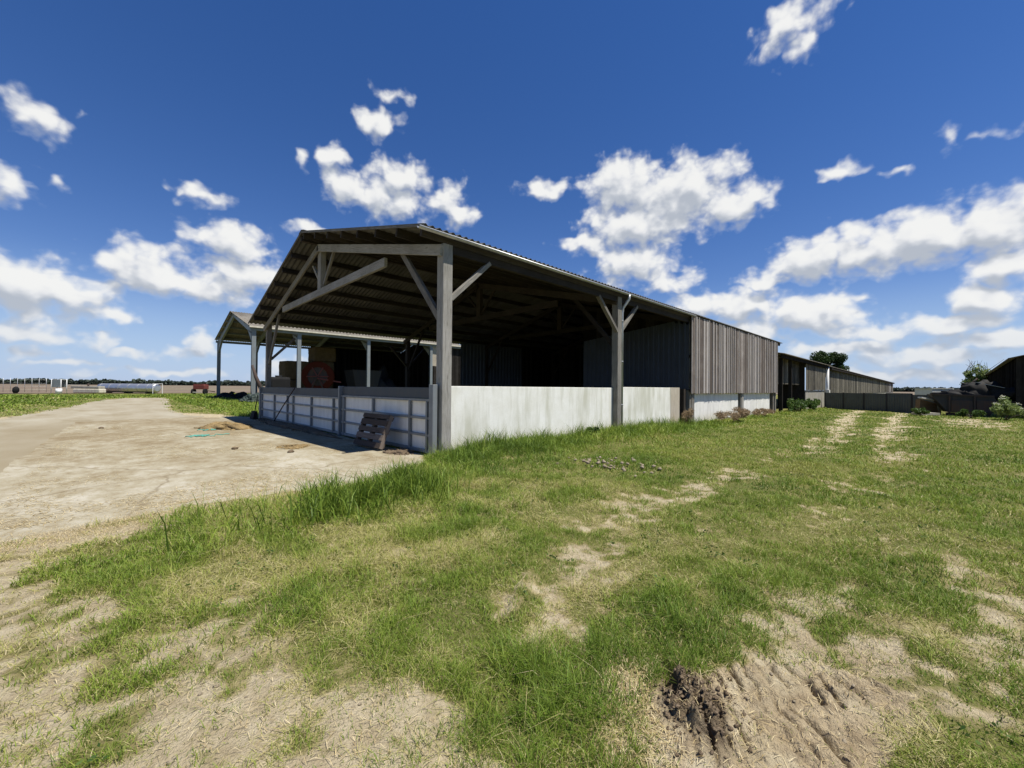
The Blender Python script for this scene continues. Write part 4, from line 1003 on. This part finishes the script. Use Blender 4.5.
mb = MB(); mb.box(33.6, 46, YB+3.0, YB+3.1, -.4, 4.3); mb.build('back_wall', M['dark_hull'], b2)
mb = MB(); mb.box(42.9, 43.0, YB+.1, YB+2.1, -.5, 4.0); mb.build('side_wall', M['plank_dark'], b2)
for x in (34.6, 37.5):
    mb = MB(); mb.box(x, x+.22, YB, YB+.22, -.4, 3.8); mb.build('post', M['plank_dark'], b2)
mb = MB(); mb.tube([(53.0, YB-.12, 3.9), (53.0, YB-.12, 1.5), (53.0, YB-.12, -.4)], .13, 10); mb.build('downpipe', M['white'], b2)
mb = MB(); mb.box(52.7, 53.3, YB-.3, YB+.02, -.5, 1.55); mb.build('pillar', M['wall2'], b2)
b3 = thing('long_shed', 'very long low plank shed with sagging dark eave running away behind the grey fence', 'shed', (54, 7.3, 0))
mb = MB(); slope_roof(mb, 53.7, 175, YB-.4, 3.95, 15, 5.5, .35, .03); mb.build('roof', M['roof_old'], b3)
mb = MB(); planks(mb, 54, 174, YB, 1.1, 3.75, .2, .5, batten=False); mb.build('plank_wall', M['plank_old'], b3)
mb = MB(); mb.box(54, 174, YB+.03, YB+.2, -.5, 1.08); mb.build('block_wall', M['block'], b3)
mb = MB(); mb.box(54, 174.5, YB-.35, YB-.2, 3.65, 3.92); mb.build('eave_beam', M['plank_dark'], b3)
for x in (120, 140, 158):
    mb = MB(); mb.box(x, x+1.2, YB-.05, YB-.03, 1.2, 3.6); mb.build('shutter', M['plank_dark'] if x < 150 else M['wall2'], b3)

fn = thing('metal_fence', 'dark grey sheet-metal fence closing the end of the grass track', 'fence', (50, 7, 0))
fa, fb = V(50.9, 7.1, 0), V(45.2, -.75, 0); nf = 5
for k in range(nf):
    a = fa+(fb-fa)*k/nf; b = fa+(fb-fa)*(k+1)/nf; d = (b-a)/np.linalg.norm(b-a); z = 1.26 if k < 4 else 1.2
    z += .05*(k == 3)
    mb = MB(); sheet(mb, a+d*.05+V(0, 0, -.35), d, (0, 0, 1), V(d[1], -d[0], 0), np.linalg.norm(b-a)-.1, z+.35, .2, .025, .006, 'trap'); mb.build('panel', M['fence_grey'], fn)
for k in range(nf+1):
    a = fa+(fb-fa)*k/nf; mb = MB(); mb.box(a[0]-.05, a[0]+.05, a[1]-.05, a[1]+.05, -.4, 1.3); mb.build('post', M['dark_hull'], fn)

# ------------------------------------------------------------------ right-hand building
RB = V(42.4, -4.15, 0); a = math.radians(-2.3); du = V(math.cos(a), math.sin(a), 0); dw = V(math.sin(a), -math.cos(a), 0)
rb_ = thing('black_barn', 'blackened timber barn at the right edge with a low roof', 'barn', tuple(RB))
HE = 3.75
mb = MB(); x = 0
while x < 66: o_ = dw*(.03*(int(x/.245+.5) % 2)); mb.beam(RB+o_+du*(x+.12)+V(0, 0, -.3), RB+o_+du*(x+.12)+V(0, 0, HE), .025, .27, up=du); x += .245
mb.build('side_wall', M['plank_dark'], rb_)
mb = MB(); x = 0
while x < 11:
    zt = HE+x*.28 if x < 5.5 else HE+(11-x)*.28
    o_ = -du*(.03+.03*(int(x/.245+.5) % 2)); mb.beam(RB+dw*(x+.12)+V(0, 0, -.3)+o_, RB+dw*(x+.12)+V(0, 0, zt)+o_, .27, .025, up=du); x += .245
mb.build('gable_wall', M['plank_dark'], rb_)
mb = MB(); q = RB+dw*.9-du*.12; mb.beam(q+V(0, 0, -.3), q+V(0, 0, HE), .3, .2, up=du); mb.build('post', M['plank_old'], rb_)
mb = MB(); up = V(0, 0, 1)
s1 = dw*math.cos(.273)+up*math.sin(.273); nr1 = up*math.cos(.273)-dw*math.sin(.273)
sheet(mb, RB-dw*.35-du*.4+up*(HE-.05), du, s1, nr1, 67, 6.1, .3, .025, .01, n=6); mb.build('roof', M['roof_old'], rb_)
mb = MB(); s2 = -dw*math.cos(.273)+up*math.sin(.273); nr2 = up*math.cos(.273)+dw*math.sin(.273)
sheet(mb, RB+dw*11.35-du*.4+up*(HE-.05), du, s2, nr2, 67, 6.1, .3, .025, .01, n=6); mb.build('roof', M['roof_old'], rb_)

# ------------------------------------------------------------------ skip, scrap, boards, van body
A_, B_ = at(931, 29.6), at(992, 27.8); gzs = -.2
sk = thing('rusty_skip', 'dark rusty open skip with a raked end standing beside the black barn', 'skip', tuple(A_+V(0, 0, gzs)))
du = (B_-A_); Ls = np.linalg.norm(du); du /= Ls; wv = V(-du[1], du[0], 0); zt = 1.48
mb = MB()
o = A_+V(0, 0, gzs)
mb.prism([o+V(0, 0, zt), o+du*.85+V(0, 0, .22), o+du*Ls+V(0, 0, .22), o+du*(Ls+.2)+V(0, 0, 1.1), o+du*(Ls+.1)+V(0, 0, zt-.12)], wv*1.9); mb.build('body', M['dark_hull'], sk)
mb = MB(); mb.beam(o-du*.06+V(0, 0, zt+.02)-wv*.04, o+du*(Ls+.1)+V(0, 0, zt-.1)-wv*.04, .1, .1); mb.build('rim', M['rust'], sk)
for k, (s, l) in enumerate(((1.0, 1.05), (2.2, 1.1), (3.35, .75))):
    mb = MB(); mb.beam(o+du*s-wv*.03+V(0, 0, .68), o+du*(s+l)-wv*.03+V(0, 0, .68), .04, .8); mb.build('side_panel', M['rust'], sk, .01)
for s in (.92, 2.12, 3.3, 4.1):
    mb = MB(); mb.beam(o+du*s-wv*.06+V(0, 0, .2), o+du*s-wv*.06+V(0, 0, zt-.08), .09, .09); mb.build('rib', M['rust'], sk)
mb = MB(); mb.beam(o+du*.8+V(0, 0, .1)+wv*.3, o+du*Ls+V(0, 0, .1)+wv*.3, .2, .2); mb.build('skid', M['rust'], sk)
mb = MB(); c = o+du*2.3+wv*.9+V(0, 0, zt)
for s, h in ((-1.3, .2), (-.9, .32), (-.5, .45), (-.15, .7), (.15, .85), (.5, .7), (.9, .5), (1.3, .4), (1.7, .25)): mb.blob(c+du*s+wv*random.uniform(-.3, .3), (.45, .7, h), int(h*100), 3, .95, -.3)
tag(mb.build('tarpaulin_heap', M['tarp']), 'crumpled dark tarpaulin heap piled on the rusty skip', 'tarpaulin')
mb = MB(); q = c+du*.15+V(0, 0, .86); mb.beam(q-du*.15, q+du*1.15+V(0, 0, -.38), .8, .03); tag(mb.build('metal_sheet', M['zinc']), 'bent pale metal sheet lying on the tarpaulin heap', 'metal sheet')
mb = MB(); mb.tube([c+du*-.45+V(0, 0, .45), c+du*.1+V(0, 0, 1.15)-wv*.1], .05, 6); tag(mb.build('scrap_pole', M['rust']), 'short dark pole sticking out of the tarpaulin heap', 'pole')
A2 = at(919, 30.6)+V(0, 0, -.22)
wb = thing('wooden_bin', 'brown plywood bin beside the raked end of the skip', 'bin', tuple(A2))
mb = MB(); mb.prism([A2+V(0, 0, .02), A2+RV*1.5+V(0, 0, .02), A2+RV*1.3+V(0, 0, .8), A2+RV*.1+V(0, 0, 1.1)], FV*.35); mb.build('box', M['bin'], wb)
mb = MB(); mb.beam(A2+RV*0+V(0, 0, 1.25)-FV*.05, A2+RV*1.5+V(0, 0, .95)-FV*.05, .3, .09); mb.build('lid_board', M['white'], wb)
mb = MB(); mb.beam(at(916, 29)+V(0, 0, -.1), at(935, 29)+V(0, 0, -.1), .7, .16); tag(mb.build('concrete_slab', M['slab']), 'flat grey concrete slab lying in front of the plywood bin', 'slab')
v0 = at(923, 44)
vb = thing('box_trailer', 'white box trailer parked beyond the grey metal fence', 'trailer', tuple(v0))
mb = MB(); mb.beam(v0+V(0, 0, 1.05), at(943, 44)+V(0, 0, 1.05), 1.9, 1.4); mb.build('body', M['white'], vb, .04)
mb = MB(); mb.beam(v0-RV*.1+V(0, 0, 1.79), at(943, 44)+RV*.1+V(0, 0, 1.79), 2.0, .06); mb.build('roof', M['wall2'], vb)
for k in (927, 939):
    mb = MB(); q = at(k, 44)-FV*.9; mb.tube([q+V(0, 0, .2)-FV*.1, q+V(0, 0, .2)+FV*.1], .3, 14); mb.build('wheel', M['black'], vb)

# ------------------------------------------------------------------ trees and plants
def tree(name, label, base, h, crown_c, crown_r, n, leaf, mat, ncl=26, seed=0, bare=0, group=None):
    t = thing(name, label, 'tree', tuple(base), group); rr = random.Random(seed); base = V(*base)
    cc = V(*crown_c); cr_ = V(*crown_r)
    cl = []
    for k in range(ncl):
        d = V(rr.gauss(0, 1), rr.gauss(0, 1), rr.gauss(0, 1)); d /= np.linalg.norm(d)
        cl.append(cc+d*cr_*rr.uniform(.35, .95))
    mb = MB(); mb.tube([base+V(0, 0, -.2), base+V(.05, .03, h*.25), (base+cc)/2+V(0, 0, h*.05), cc+V(0, 0, cr_[2]*.5)], [h*.035, h*.028, h*.022, h*.006], 8); tk_ = mb.build('trunk', M['bark'], t)
    mb = MB()
    for c in cl[:14]:
        s = base+(cc-base)*rr.uniform(.5, .95); m_ = (s+c)/2+V(0, 0, -.05*h*rr.random()); mb.tube([s, m_, c], [h*.012, h*.008, h*.003], 5)
    for k in range(bare):
        s = cc+V(rr.gauss(0, .3), rr.gauss(0, .3), .4)*cr_; e = s+V(rr.gauss(0, .35), rr.gauss(0, .35), rr.uniform(.5, .95))*cr_; mb.tube([s, e], [h*.006, h*.002], 4)
    mb.build('limbs', M['bark'], t)
    idx = rng.integers(0, ncl, n); cs_ = np.array(cl)[idx]
    d = rng.normal(size=(n, 3)); d /= np.linalg.norm(d, axis=1)[:, None]
    rad = (.18+.22*((idx*7919) % 97)/97)[:, None]*cr_*1.05
    P = cs_+d*rad*(rng.random(n)**.4)[:, None]
    base_t = ((idx*31) % 13)/13*.5+.2
    leaves('crown', P, leaf+0*base_t, np.clip(base_t+rng.normal(size=n)*.14, 0, 1), mat, t)
    return t
tp = at(829, 78)
tree('broad_tree', 'dense dark green tree rising behind the long plank shed', tp, 9, tp+V(0, 0, 6.3), (2.8, 2.8, 2.8), 15000, .3, M['leaf_dark'], 30, 4)
tp = at(842, 82)
tree('broad_tree', 'smaller paler tree low at the right side of the dark tree behind the shed', tp, 6, tp+V(0, 0, 4.6), (1.7, 1.7, 1.5), 4000, .3, M['leaf_mid'], 14, 5)
tp = at(977, 56)
tree('young_tree', 'sparse light green tree with bare top twigs behind the black barn', tp, 6, tp+V(0, 0, 3.4), (2.0, 2.0, 1.9), 4200, .27, M['leaf_light'], 24, 8, 14)
def shrub(name, label, c, r, n, leaf, mat, ncl=14, flowers=0, group=None, stems=8, asp=.45):
    t = thing(name, label, 'plant', tuple(c), group); c = V(*c)
    mb = MB(); cl = []
    for k in range(ncl):
        a = random.random()*6.28; q = random.random()**.5
        cl.append(c+V(math.cos(a)*r[0]*q*.8, math.sin(a)*r[1]*q*.8, r[2]*(.25+.7*random.random()*(1-.4*q))))
    for k in range(stems):
        e = cl[k % ncl]; mb.tube([c+V(random.gauss(0, .08), random.gauss(0, .08), -.03), (c+e)/2+V(0, 0, .1*r[2]), e], [.018, .013, .006], 5)
    mb.build('stems', M['bark'] if mat is not M['leaf_dry'] else M['leaf_dry'], t)
    idx = rng.integers(0, ncl, n); d = rng.normal(size=(n, 3)); d /= np.linalg.norm(d, axis=1)[:, None]
    P = np.array(cl)[idx]+d*(.23*V(*r))*(rng.random(n)**.45)[:, None]; P[:, 2] = np.maximum(P[:, 2], c[2]+.02)
    leaves('foliage', P, leaf*(.7+.6*rng.random(n)), np.clip(((idx*31) % 11)/11*.5+.25+rng.normal(size=n)*.15, 0, 1), mat, t, asp)
    if flowers:
        for k in range(flowers):
            F = cl[k % ncl]+V(random.gauss(0, .12), random.gauss(0, .12), r[2]*.22)
            P = F+rng.normal(size=(22, 3))*V(.07, .07, .02); leaves('flower_head', P, .055+0*P[:, 0], rng.random(len(P)), M['flower'], t, .9)
    return t
q = at(1006, 22.5)+V(0, 0, -.05)
shrub('flowering_shrub', 'light green shrub with cream flower heads in front of the black barn', q, (1.15, 1.0, 1.25), 2000, .15, M['leaf_shrub'], 15, 14)
q = at(972, 24.5)+V(0, 0, -.05)
shrub('weed_clump', 'dark green weeds growing at the foot of the skip', q, (1.1, .7, .55), 1500, .14, M['leaf_mid'], 10)
q = at(920, 27.5)+V(0, 0, -.1)
shrub('weed_clump', 'low dark weeds before the grey slab and plywood bin', q, (1.0, .6, .5), 1200, .14, M['leaf_mid'], 10)
shrub('nettle_clump', 'tall green nettles in front of the open bay of the lean-to shed', (36.8, 6.75, -.15), (2.6, .6, 1.15), 1700, .15, M['leaf_mid'], 22)
shrub('nettle_clump', 'green nettles against the block base of the lean-to shed', (42.2, 6.7, -.15), (2.2, .5, 1.0), 2200, .16, M['leaf_mid'], 16)
shrub('dry_weeds', 'reddish brown dead weeds against the pale board beside the barn post', (17.3, 7.0, .05), (.45, .3, .75), 900, .11, M['leaf_dry'], 10, asp=.15)
shrub('dry_weeds', 'broad brown heap of dead weeds below the grey planks', (21.2, 6.4, .08), (1.9, .7, .55), 3600, .13, M['leaf_dry'], 22, asp=.15)
shrub('dry_weeds', 'low brown dead weeds near the barn end', (27.0, 6.6, .05), (1.7, .5, .4), 2000, .13, M['leaf_dry'], 16, asp=.15)
shrub('leafy_weed', 'small broad-leaved dock plant at the foot of the bare concrete wall', (10.3, 7.0, .05), (.4, .25, .35), 260, .12, M['leaf_mid'], 7)

# ------------------------------------------------------------------ SKY
w = bpy.data.worlds.new('World'); SC.world = w; w.use_nodes = True; t = w.node_tree
bg = t.nodes['Background']
SUN = V(.149, -.404, 1.0); SUN /= np.linalg.norm(SUN)
sky = t.nodes.new('ShaderNodeTexSky'); sky.sky_type = 'NISHITA'; sky.sun_disc = False
sky.sun_elevation = math.asin(SUN[2]); sky.sun_rotation = math.atan2(SUN[0], SUN[1])
sky.air_density = 1.0; sky.dust_density = 0.0; sky.ozone_density = 3.0; sky.altitude = 100
CL = [(1.667, 0.408, 0.034, 0.026, 0.8), (1.63, 0.396, 0.02, 0.02, 0.5), (1.676, 0.291, 0.029, 0.021, 0.85), (1.64, 0.318, 0.015, 0.009, 0.45), (1.598, 0.418, 0.009, 0.008, 0.4), (1.449, 0.354, 0.043, 0.017, 0.8), (1.483, 0.351, 0.015, 0.007, 0.5), (1.109, 0.55, 0.049, 0.029, 0.95), (1.083, 0.596, 0.038, 0.015, 0.6), (1.264, 0.463, 0.021, 0.016, 0.7), (1.198, 0.474, 0.037, 0.025, 0.9), (1.172, 0.423, 0.067, 0.045, 1), (1.051, 0.459, 0.064, 0.042, 1), (1.096, 0.411, 0.111, 0.039, 1), (0.955, 0.424, 0.052, 0.04, 0.95), (0.926, 0.399, 0.043, 0.027, 0.9), (1.393, 0.279, 0.083, 0.037, 1.1), (1.362, 0.225, 0.08, 0.033, 1.0), (1.516, 0.203, 0.075, 0.046, 1.15), (1.436, 0.194, 0.094, 0.034, 1.1), (1.669, 0.152, 0.075, 0.055, 1.3), (1.604, 0.145, 0.058, 0.043, 1.2), (1.565, 0.115, 0.025, 0.016, 0.9), (1.248, 0.329, 0.043, 0.018, 0.8), (1.662, 0.052, 0.03, 0.014, 0.8), (1.585, 0.075, 0.038, 0.015, 0.8), (1.541, 0.054, 0.039, 0.012, 0.8), (1.625, 0.032, 0.055, 0.008, 0.7), (1.434, 0.081, 0.034, 0.031, 1.0), (1.45, 0.063, 0.046, 0.015, 0.8), (0.193, 0.642, 0.061, 0.034, 0.75), (0.222, 0.627, 0.044, 0.03, 0.55), (0.167, 0.609, 0.021, 0.023, 0.85), (0.714, 0.45, 0.054, 0.024, 0.95), (0.525, 0.448, 0.102, 0.058, 1.2), (0.393, 0.422, 0.125, 0.064, 1.25), (0.294, 0.378, 0.079, 0.037, 1.1), (0.49, 0.365, 0.144, 0.061, 1.2), (0.605, 0.332, 0.071, 0.022, 0.8), (0.512, 0.289, 0.113, 0.052, 1.0), (0.424, 0.237, 0.077, 0.028, 0.95), (0.109, 0.397, 0.037, 0.016, 0.9), (0.043, 0.37, 0.017, 0.009, 0.55), (-0.072, 0.393, 0.037, 0.008, 0.5), (-0.034, 0.401, 0.014, 0.013, 0.4), (0.159, 0.255, 0.073, 0.048, 1.2), (0.073, 0.254, 0.084, 0.048, 1.25), (-0.004, 0.261, 0.072, 0.048, 1.3), (-0.082, 0.257, 0.066, 0.053, 1.35), (0.233, 0.224, 0.049, 0.026, 0.9), (0.361, 0.183, 0.073, 0.03, 1.0), (0.274, 0.176, 0.092, 0.037, 1.1), (0.159, 0.149, 0.092, 0.039, 1.15), (-0.087, 0.188, 0.048, 0.033, 1.1), (-0.071, 0.149, 0.057, 0.028, 1.1), (-0.039, 0.114, 0.067, 0.023, 1.1), (0.059, 0.106, 0.095, 0.027, 1.1), (-0.082, 0.081, 0.061, 0.025, 1.1), (0.116, 0.077, 0.105, 0.023, 1.0), (0.008, 0.057, 0.099, 0.024, 1.0), (0.284, 0.131, 0.112, 0.029, 1.0), (0.046, 0.028, 0.106, 0.014, 0.9), (0.076, 0.173, 0.02, 0.009, 0.5), (1.5, 0.019, 0.127, 0.009, 0.7), (1.249, 0.03, 0.118, 0.022, 0.8), (1.658, 0.084, 0.062, 0.019, 0.8)]
def vm(tt, op, a, b=None, c=None):
    n = tt.nodes.new('ShaderNodeVectorMath'); n.operation = op
    for s, x in enumerate((a, b, c)):
        if x is None: continue
        if isinstance(x, bpy.types.NodeSocket): tt.links.new(x, n.inputs[s])
        else: n.inputs[s].default_value = x
    return n
def cloud_group(name, det):
    gt = bpy.data.node_groups.new(name, 'ShaderNodeTree')
    gt.interface.new_socket('P', in_out='INPUT', socket_type='NodeSocketVector')
    gt.interface.new_socket('D', in_out='OUTPUT', socket_type='NodeSocketFloat')
    gi = gt.nodes.new('NodeGroupInput'); go = gt.nodes.new('NodeGroupOutput')
    Pn = gi.outputs['P']
    w1 = N(gt, 'ShaderNodeTexNoise', noise_dimensions='2D', i_Scale=16.0, i_Detail=2.0, i_Roughness=.55); gt.links.new(Pn, w1.inputs['Vector'])
    Pw = vm(gt, 'MULTIPLY_ADD', w1.outputs['Color'], (.075, .05, 0), Pn).outputs[0]
    acc = None
    for (a, e, rx, ry, s) in CL:
        kx, ky = s/rx/1.12, s/ry/1.12; a2, e2 = a+.0375, e+.025
        L = vm(gt, 'LENGTH', vm(gt, 'MULTIPLY_ADD', Pw, (kx, ky, 0), (-a2*kx, -e2*ky, 0)).outputs[0]).outputs['Value']
        d = math_(gt, 'SUBTRACT', s, L)
        acc = d if acc is None else math_(gt, 'SMOOTH_MAX', acc, d, .12)
    Pq = vm(gt, 'MULTIPLY', vm(gt, 'MULTIPLY_ADD', w1.outputs['Color'], (.018, .014, 0), Pn).outputs[0], (1, 1.3, 1)).outputs[0]
    n1_ = N(gt, 'ShaderNodeTexNoise', noise_dimensions='2D', i_Scale=19.0, i_Detail=det, i_Roughness=.56); gt.links.new(Pq, n1_.inputs['Vector'])
    vo = N(gt, 'ShaderNodeTexVoronoi', voronoi_dimensions='2D', feature='SMOOTH_F1', i_Scale=23.0, i_Detail=2.0 if det > 4 else 1.0, i_Roughness=.55, i_Smoothness=.6); gt.links.new(Pq, vo.inputs['Vector'])
    am = 1.0 if det > 4 else .55
    D = math_(gt, 'MULTIPLY_ADD', n1_.outputs['Fac'], .95*am, math_(gt, 'SUBTRACT', acc, .475*am))
    D = math_(gt, 'ADD', D, math_(gt, 'MULTIPLY', math_(gt, 'SUBTRACT', .80, vo.outputs['Distance']), .48*am))
    gt.links.new(D, go.inputs['D'])
    return gt
GF, GL_ = cloud_group('cloud_density', 7.0), cloud_group('cloud_above', 3.5)
tc = t.nodes.new('ShaderNodeTexCoord'); sep = t.nodes.new('ShaderNodeSeparateXYZ'); t.links.new(tc.outputs['Generated'], sep.inputs[0])
azn = math_(t, 'ARCTAN2', sep.outputs['Y'], sep.outputs['X']); eln = math_(t, 'ARCSINE', sep.outputs['Z'])
cmb = t.nodes.new('ShaderNodeCombineXYZ'); t.links.new(azn, cmb.inputs[0]); t.links.new(eln, cmb.inputs[1])
def dens(off, gt):
    g_ = t.nodes.new('ShaderNodeGroup'); g_.node_tree = gt
    t.links.new(vm(t, 'ADD', cmb.outputs[0], off).outputs[0], g_.inputs['P']); return g_.outputs['D']
def smooth(x, a, b, to0=0., to1=1.):
    m_ = N(t, 'ShaderNodeMapRange', interpolation_type='SMOOTHSTEP'); t.links.new(x, m_.inputs['Value'])
    m_.inputs['From Min'].default_value = a; m_.inputs['From Max'].default_value = b; m_.inputs['To Min'].default_value = to0; m_.inputs['To Max'].default_value = to1
    return m_.outputs['Result']
D0 = dens((0, 0, 0), GF); D1 = dens((-.008, .026, 0), GL_)
alpha = smooth(D0, -.06, .70)
sh = smooth(math_(t, 'SUBTRACT', D1, math_(t, 'MULTIPLY', D0, .62)), -.20, .62, 0., 1.)
ccol = ramp(t, sh, ((0, (1.03, 1.03, 1.01)), (.30, (.93, .94, .955)), (.65, (.72, .75, .80)), (1, (.53, .575, .65))))
thin = mix(t, smooth(D0, .0, .35), (.74, .82, .95), ccol)
CLOUD_GAIN = 8.8
thin = mix(t, smooth(eln, .17, .0, 0., .42), thin, (.50, .60, .76))
cl_ = vm(t, 'SCALE', thin); cl_.inputs['Scale'].default_value = CLOUD_GAIN
hs = N(t, 'ShaderNodeHueSaturation', i_Saturation=1.3, i_Value=1.0); t.links.new(mix(t, 1.0, sky.outputs['Color'], (1.10, .965, 1.06), 'MULTIPLY'), hs.inputs['Color'])
veil = math_(t, 'MULTIPLY', smooth(eln, .24, -.01), .85)                # pale humid air low over the horizon
skyc = mix(t, veil, hs.outputs['Color'], (3.7, 5.4, 8.0))
fin = mix(t, math_(t, 'MULTIPLY', alpha, .97), skyc, cl_.outputs[0])
t.links.new(fin, bg.inputs['Color']); bg.inputs['Strength'].default_value = .074
w.cycles.sampling_method = 'MANUAL'; w.cycles.sample_map_resolution = 512

sl = bpy.data.lights.new('sun', 'SUN'); sl.energy = 5.0; sl.angle = math.radians(.53); sl.color = (1, .955, .88)
so_ = bpy.data.objects.new('sun', sl); link(so_)
from mathutils import Vector, Matrix
so_.rotation_euler = Vector(SUN).to_track_quat('Z', 'Y').to_euler()

# ------------------------------------------------------------------ CAMERA
P_r, R_r = math.radians(.49), math.radians(.5)
f0 = V(math.cos(AZ0)*math.cos(P_r), math.sin(AZ0)*math.cos(P_r), math.sin(P_r)); r0 = V(math.sin(AZ0), -math.cos(AZ0), 0); u0 = np.cross(r0, f0)
rv = r0*math.cos(R_r)+u0*math.sin(R_r); uv_ = u0*math.cos(R_r)-r0*math.sin(R_r)
cd = bpy.data.cameras.new('camera'); cd.lens = 410/1024*36; cd.sensor_width = 36; cd.clip_end = 6000; cd.clip_start = .05
co = bpy.data.objects.new('camera', cd); link(co)
co.matrix_world = Matrix(((rv[0], uv_[0], -f0[0], 0), (rv[1], uv_[1], -f0[1], 0), (rv[2], uv_[2], -f0[2], 1.5), (0, 0, 0, 1)))
SC.camera = co
SC.view_settings.view_transform = 'Standard'; SC.view_settings.look = 'None'; SC.view_settings.exposure = .45; SC.view_settings.gamma = 1
SC.view_settings.use_curve_mapping = False
SC.cycles.max_bounces = 6; SC.cycles.diffuse_bounces = 3; SC.cycles.use_denoising = True
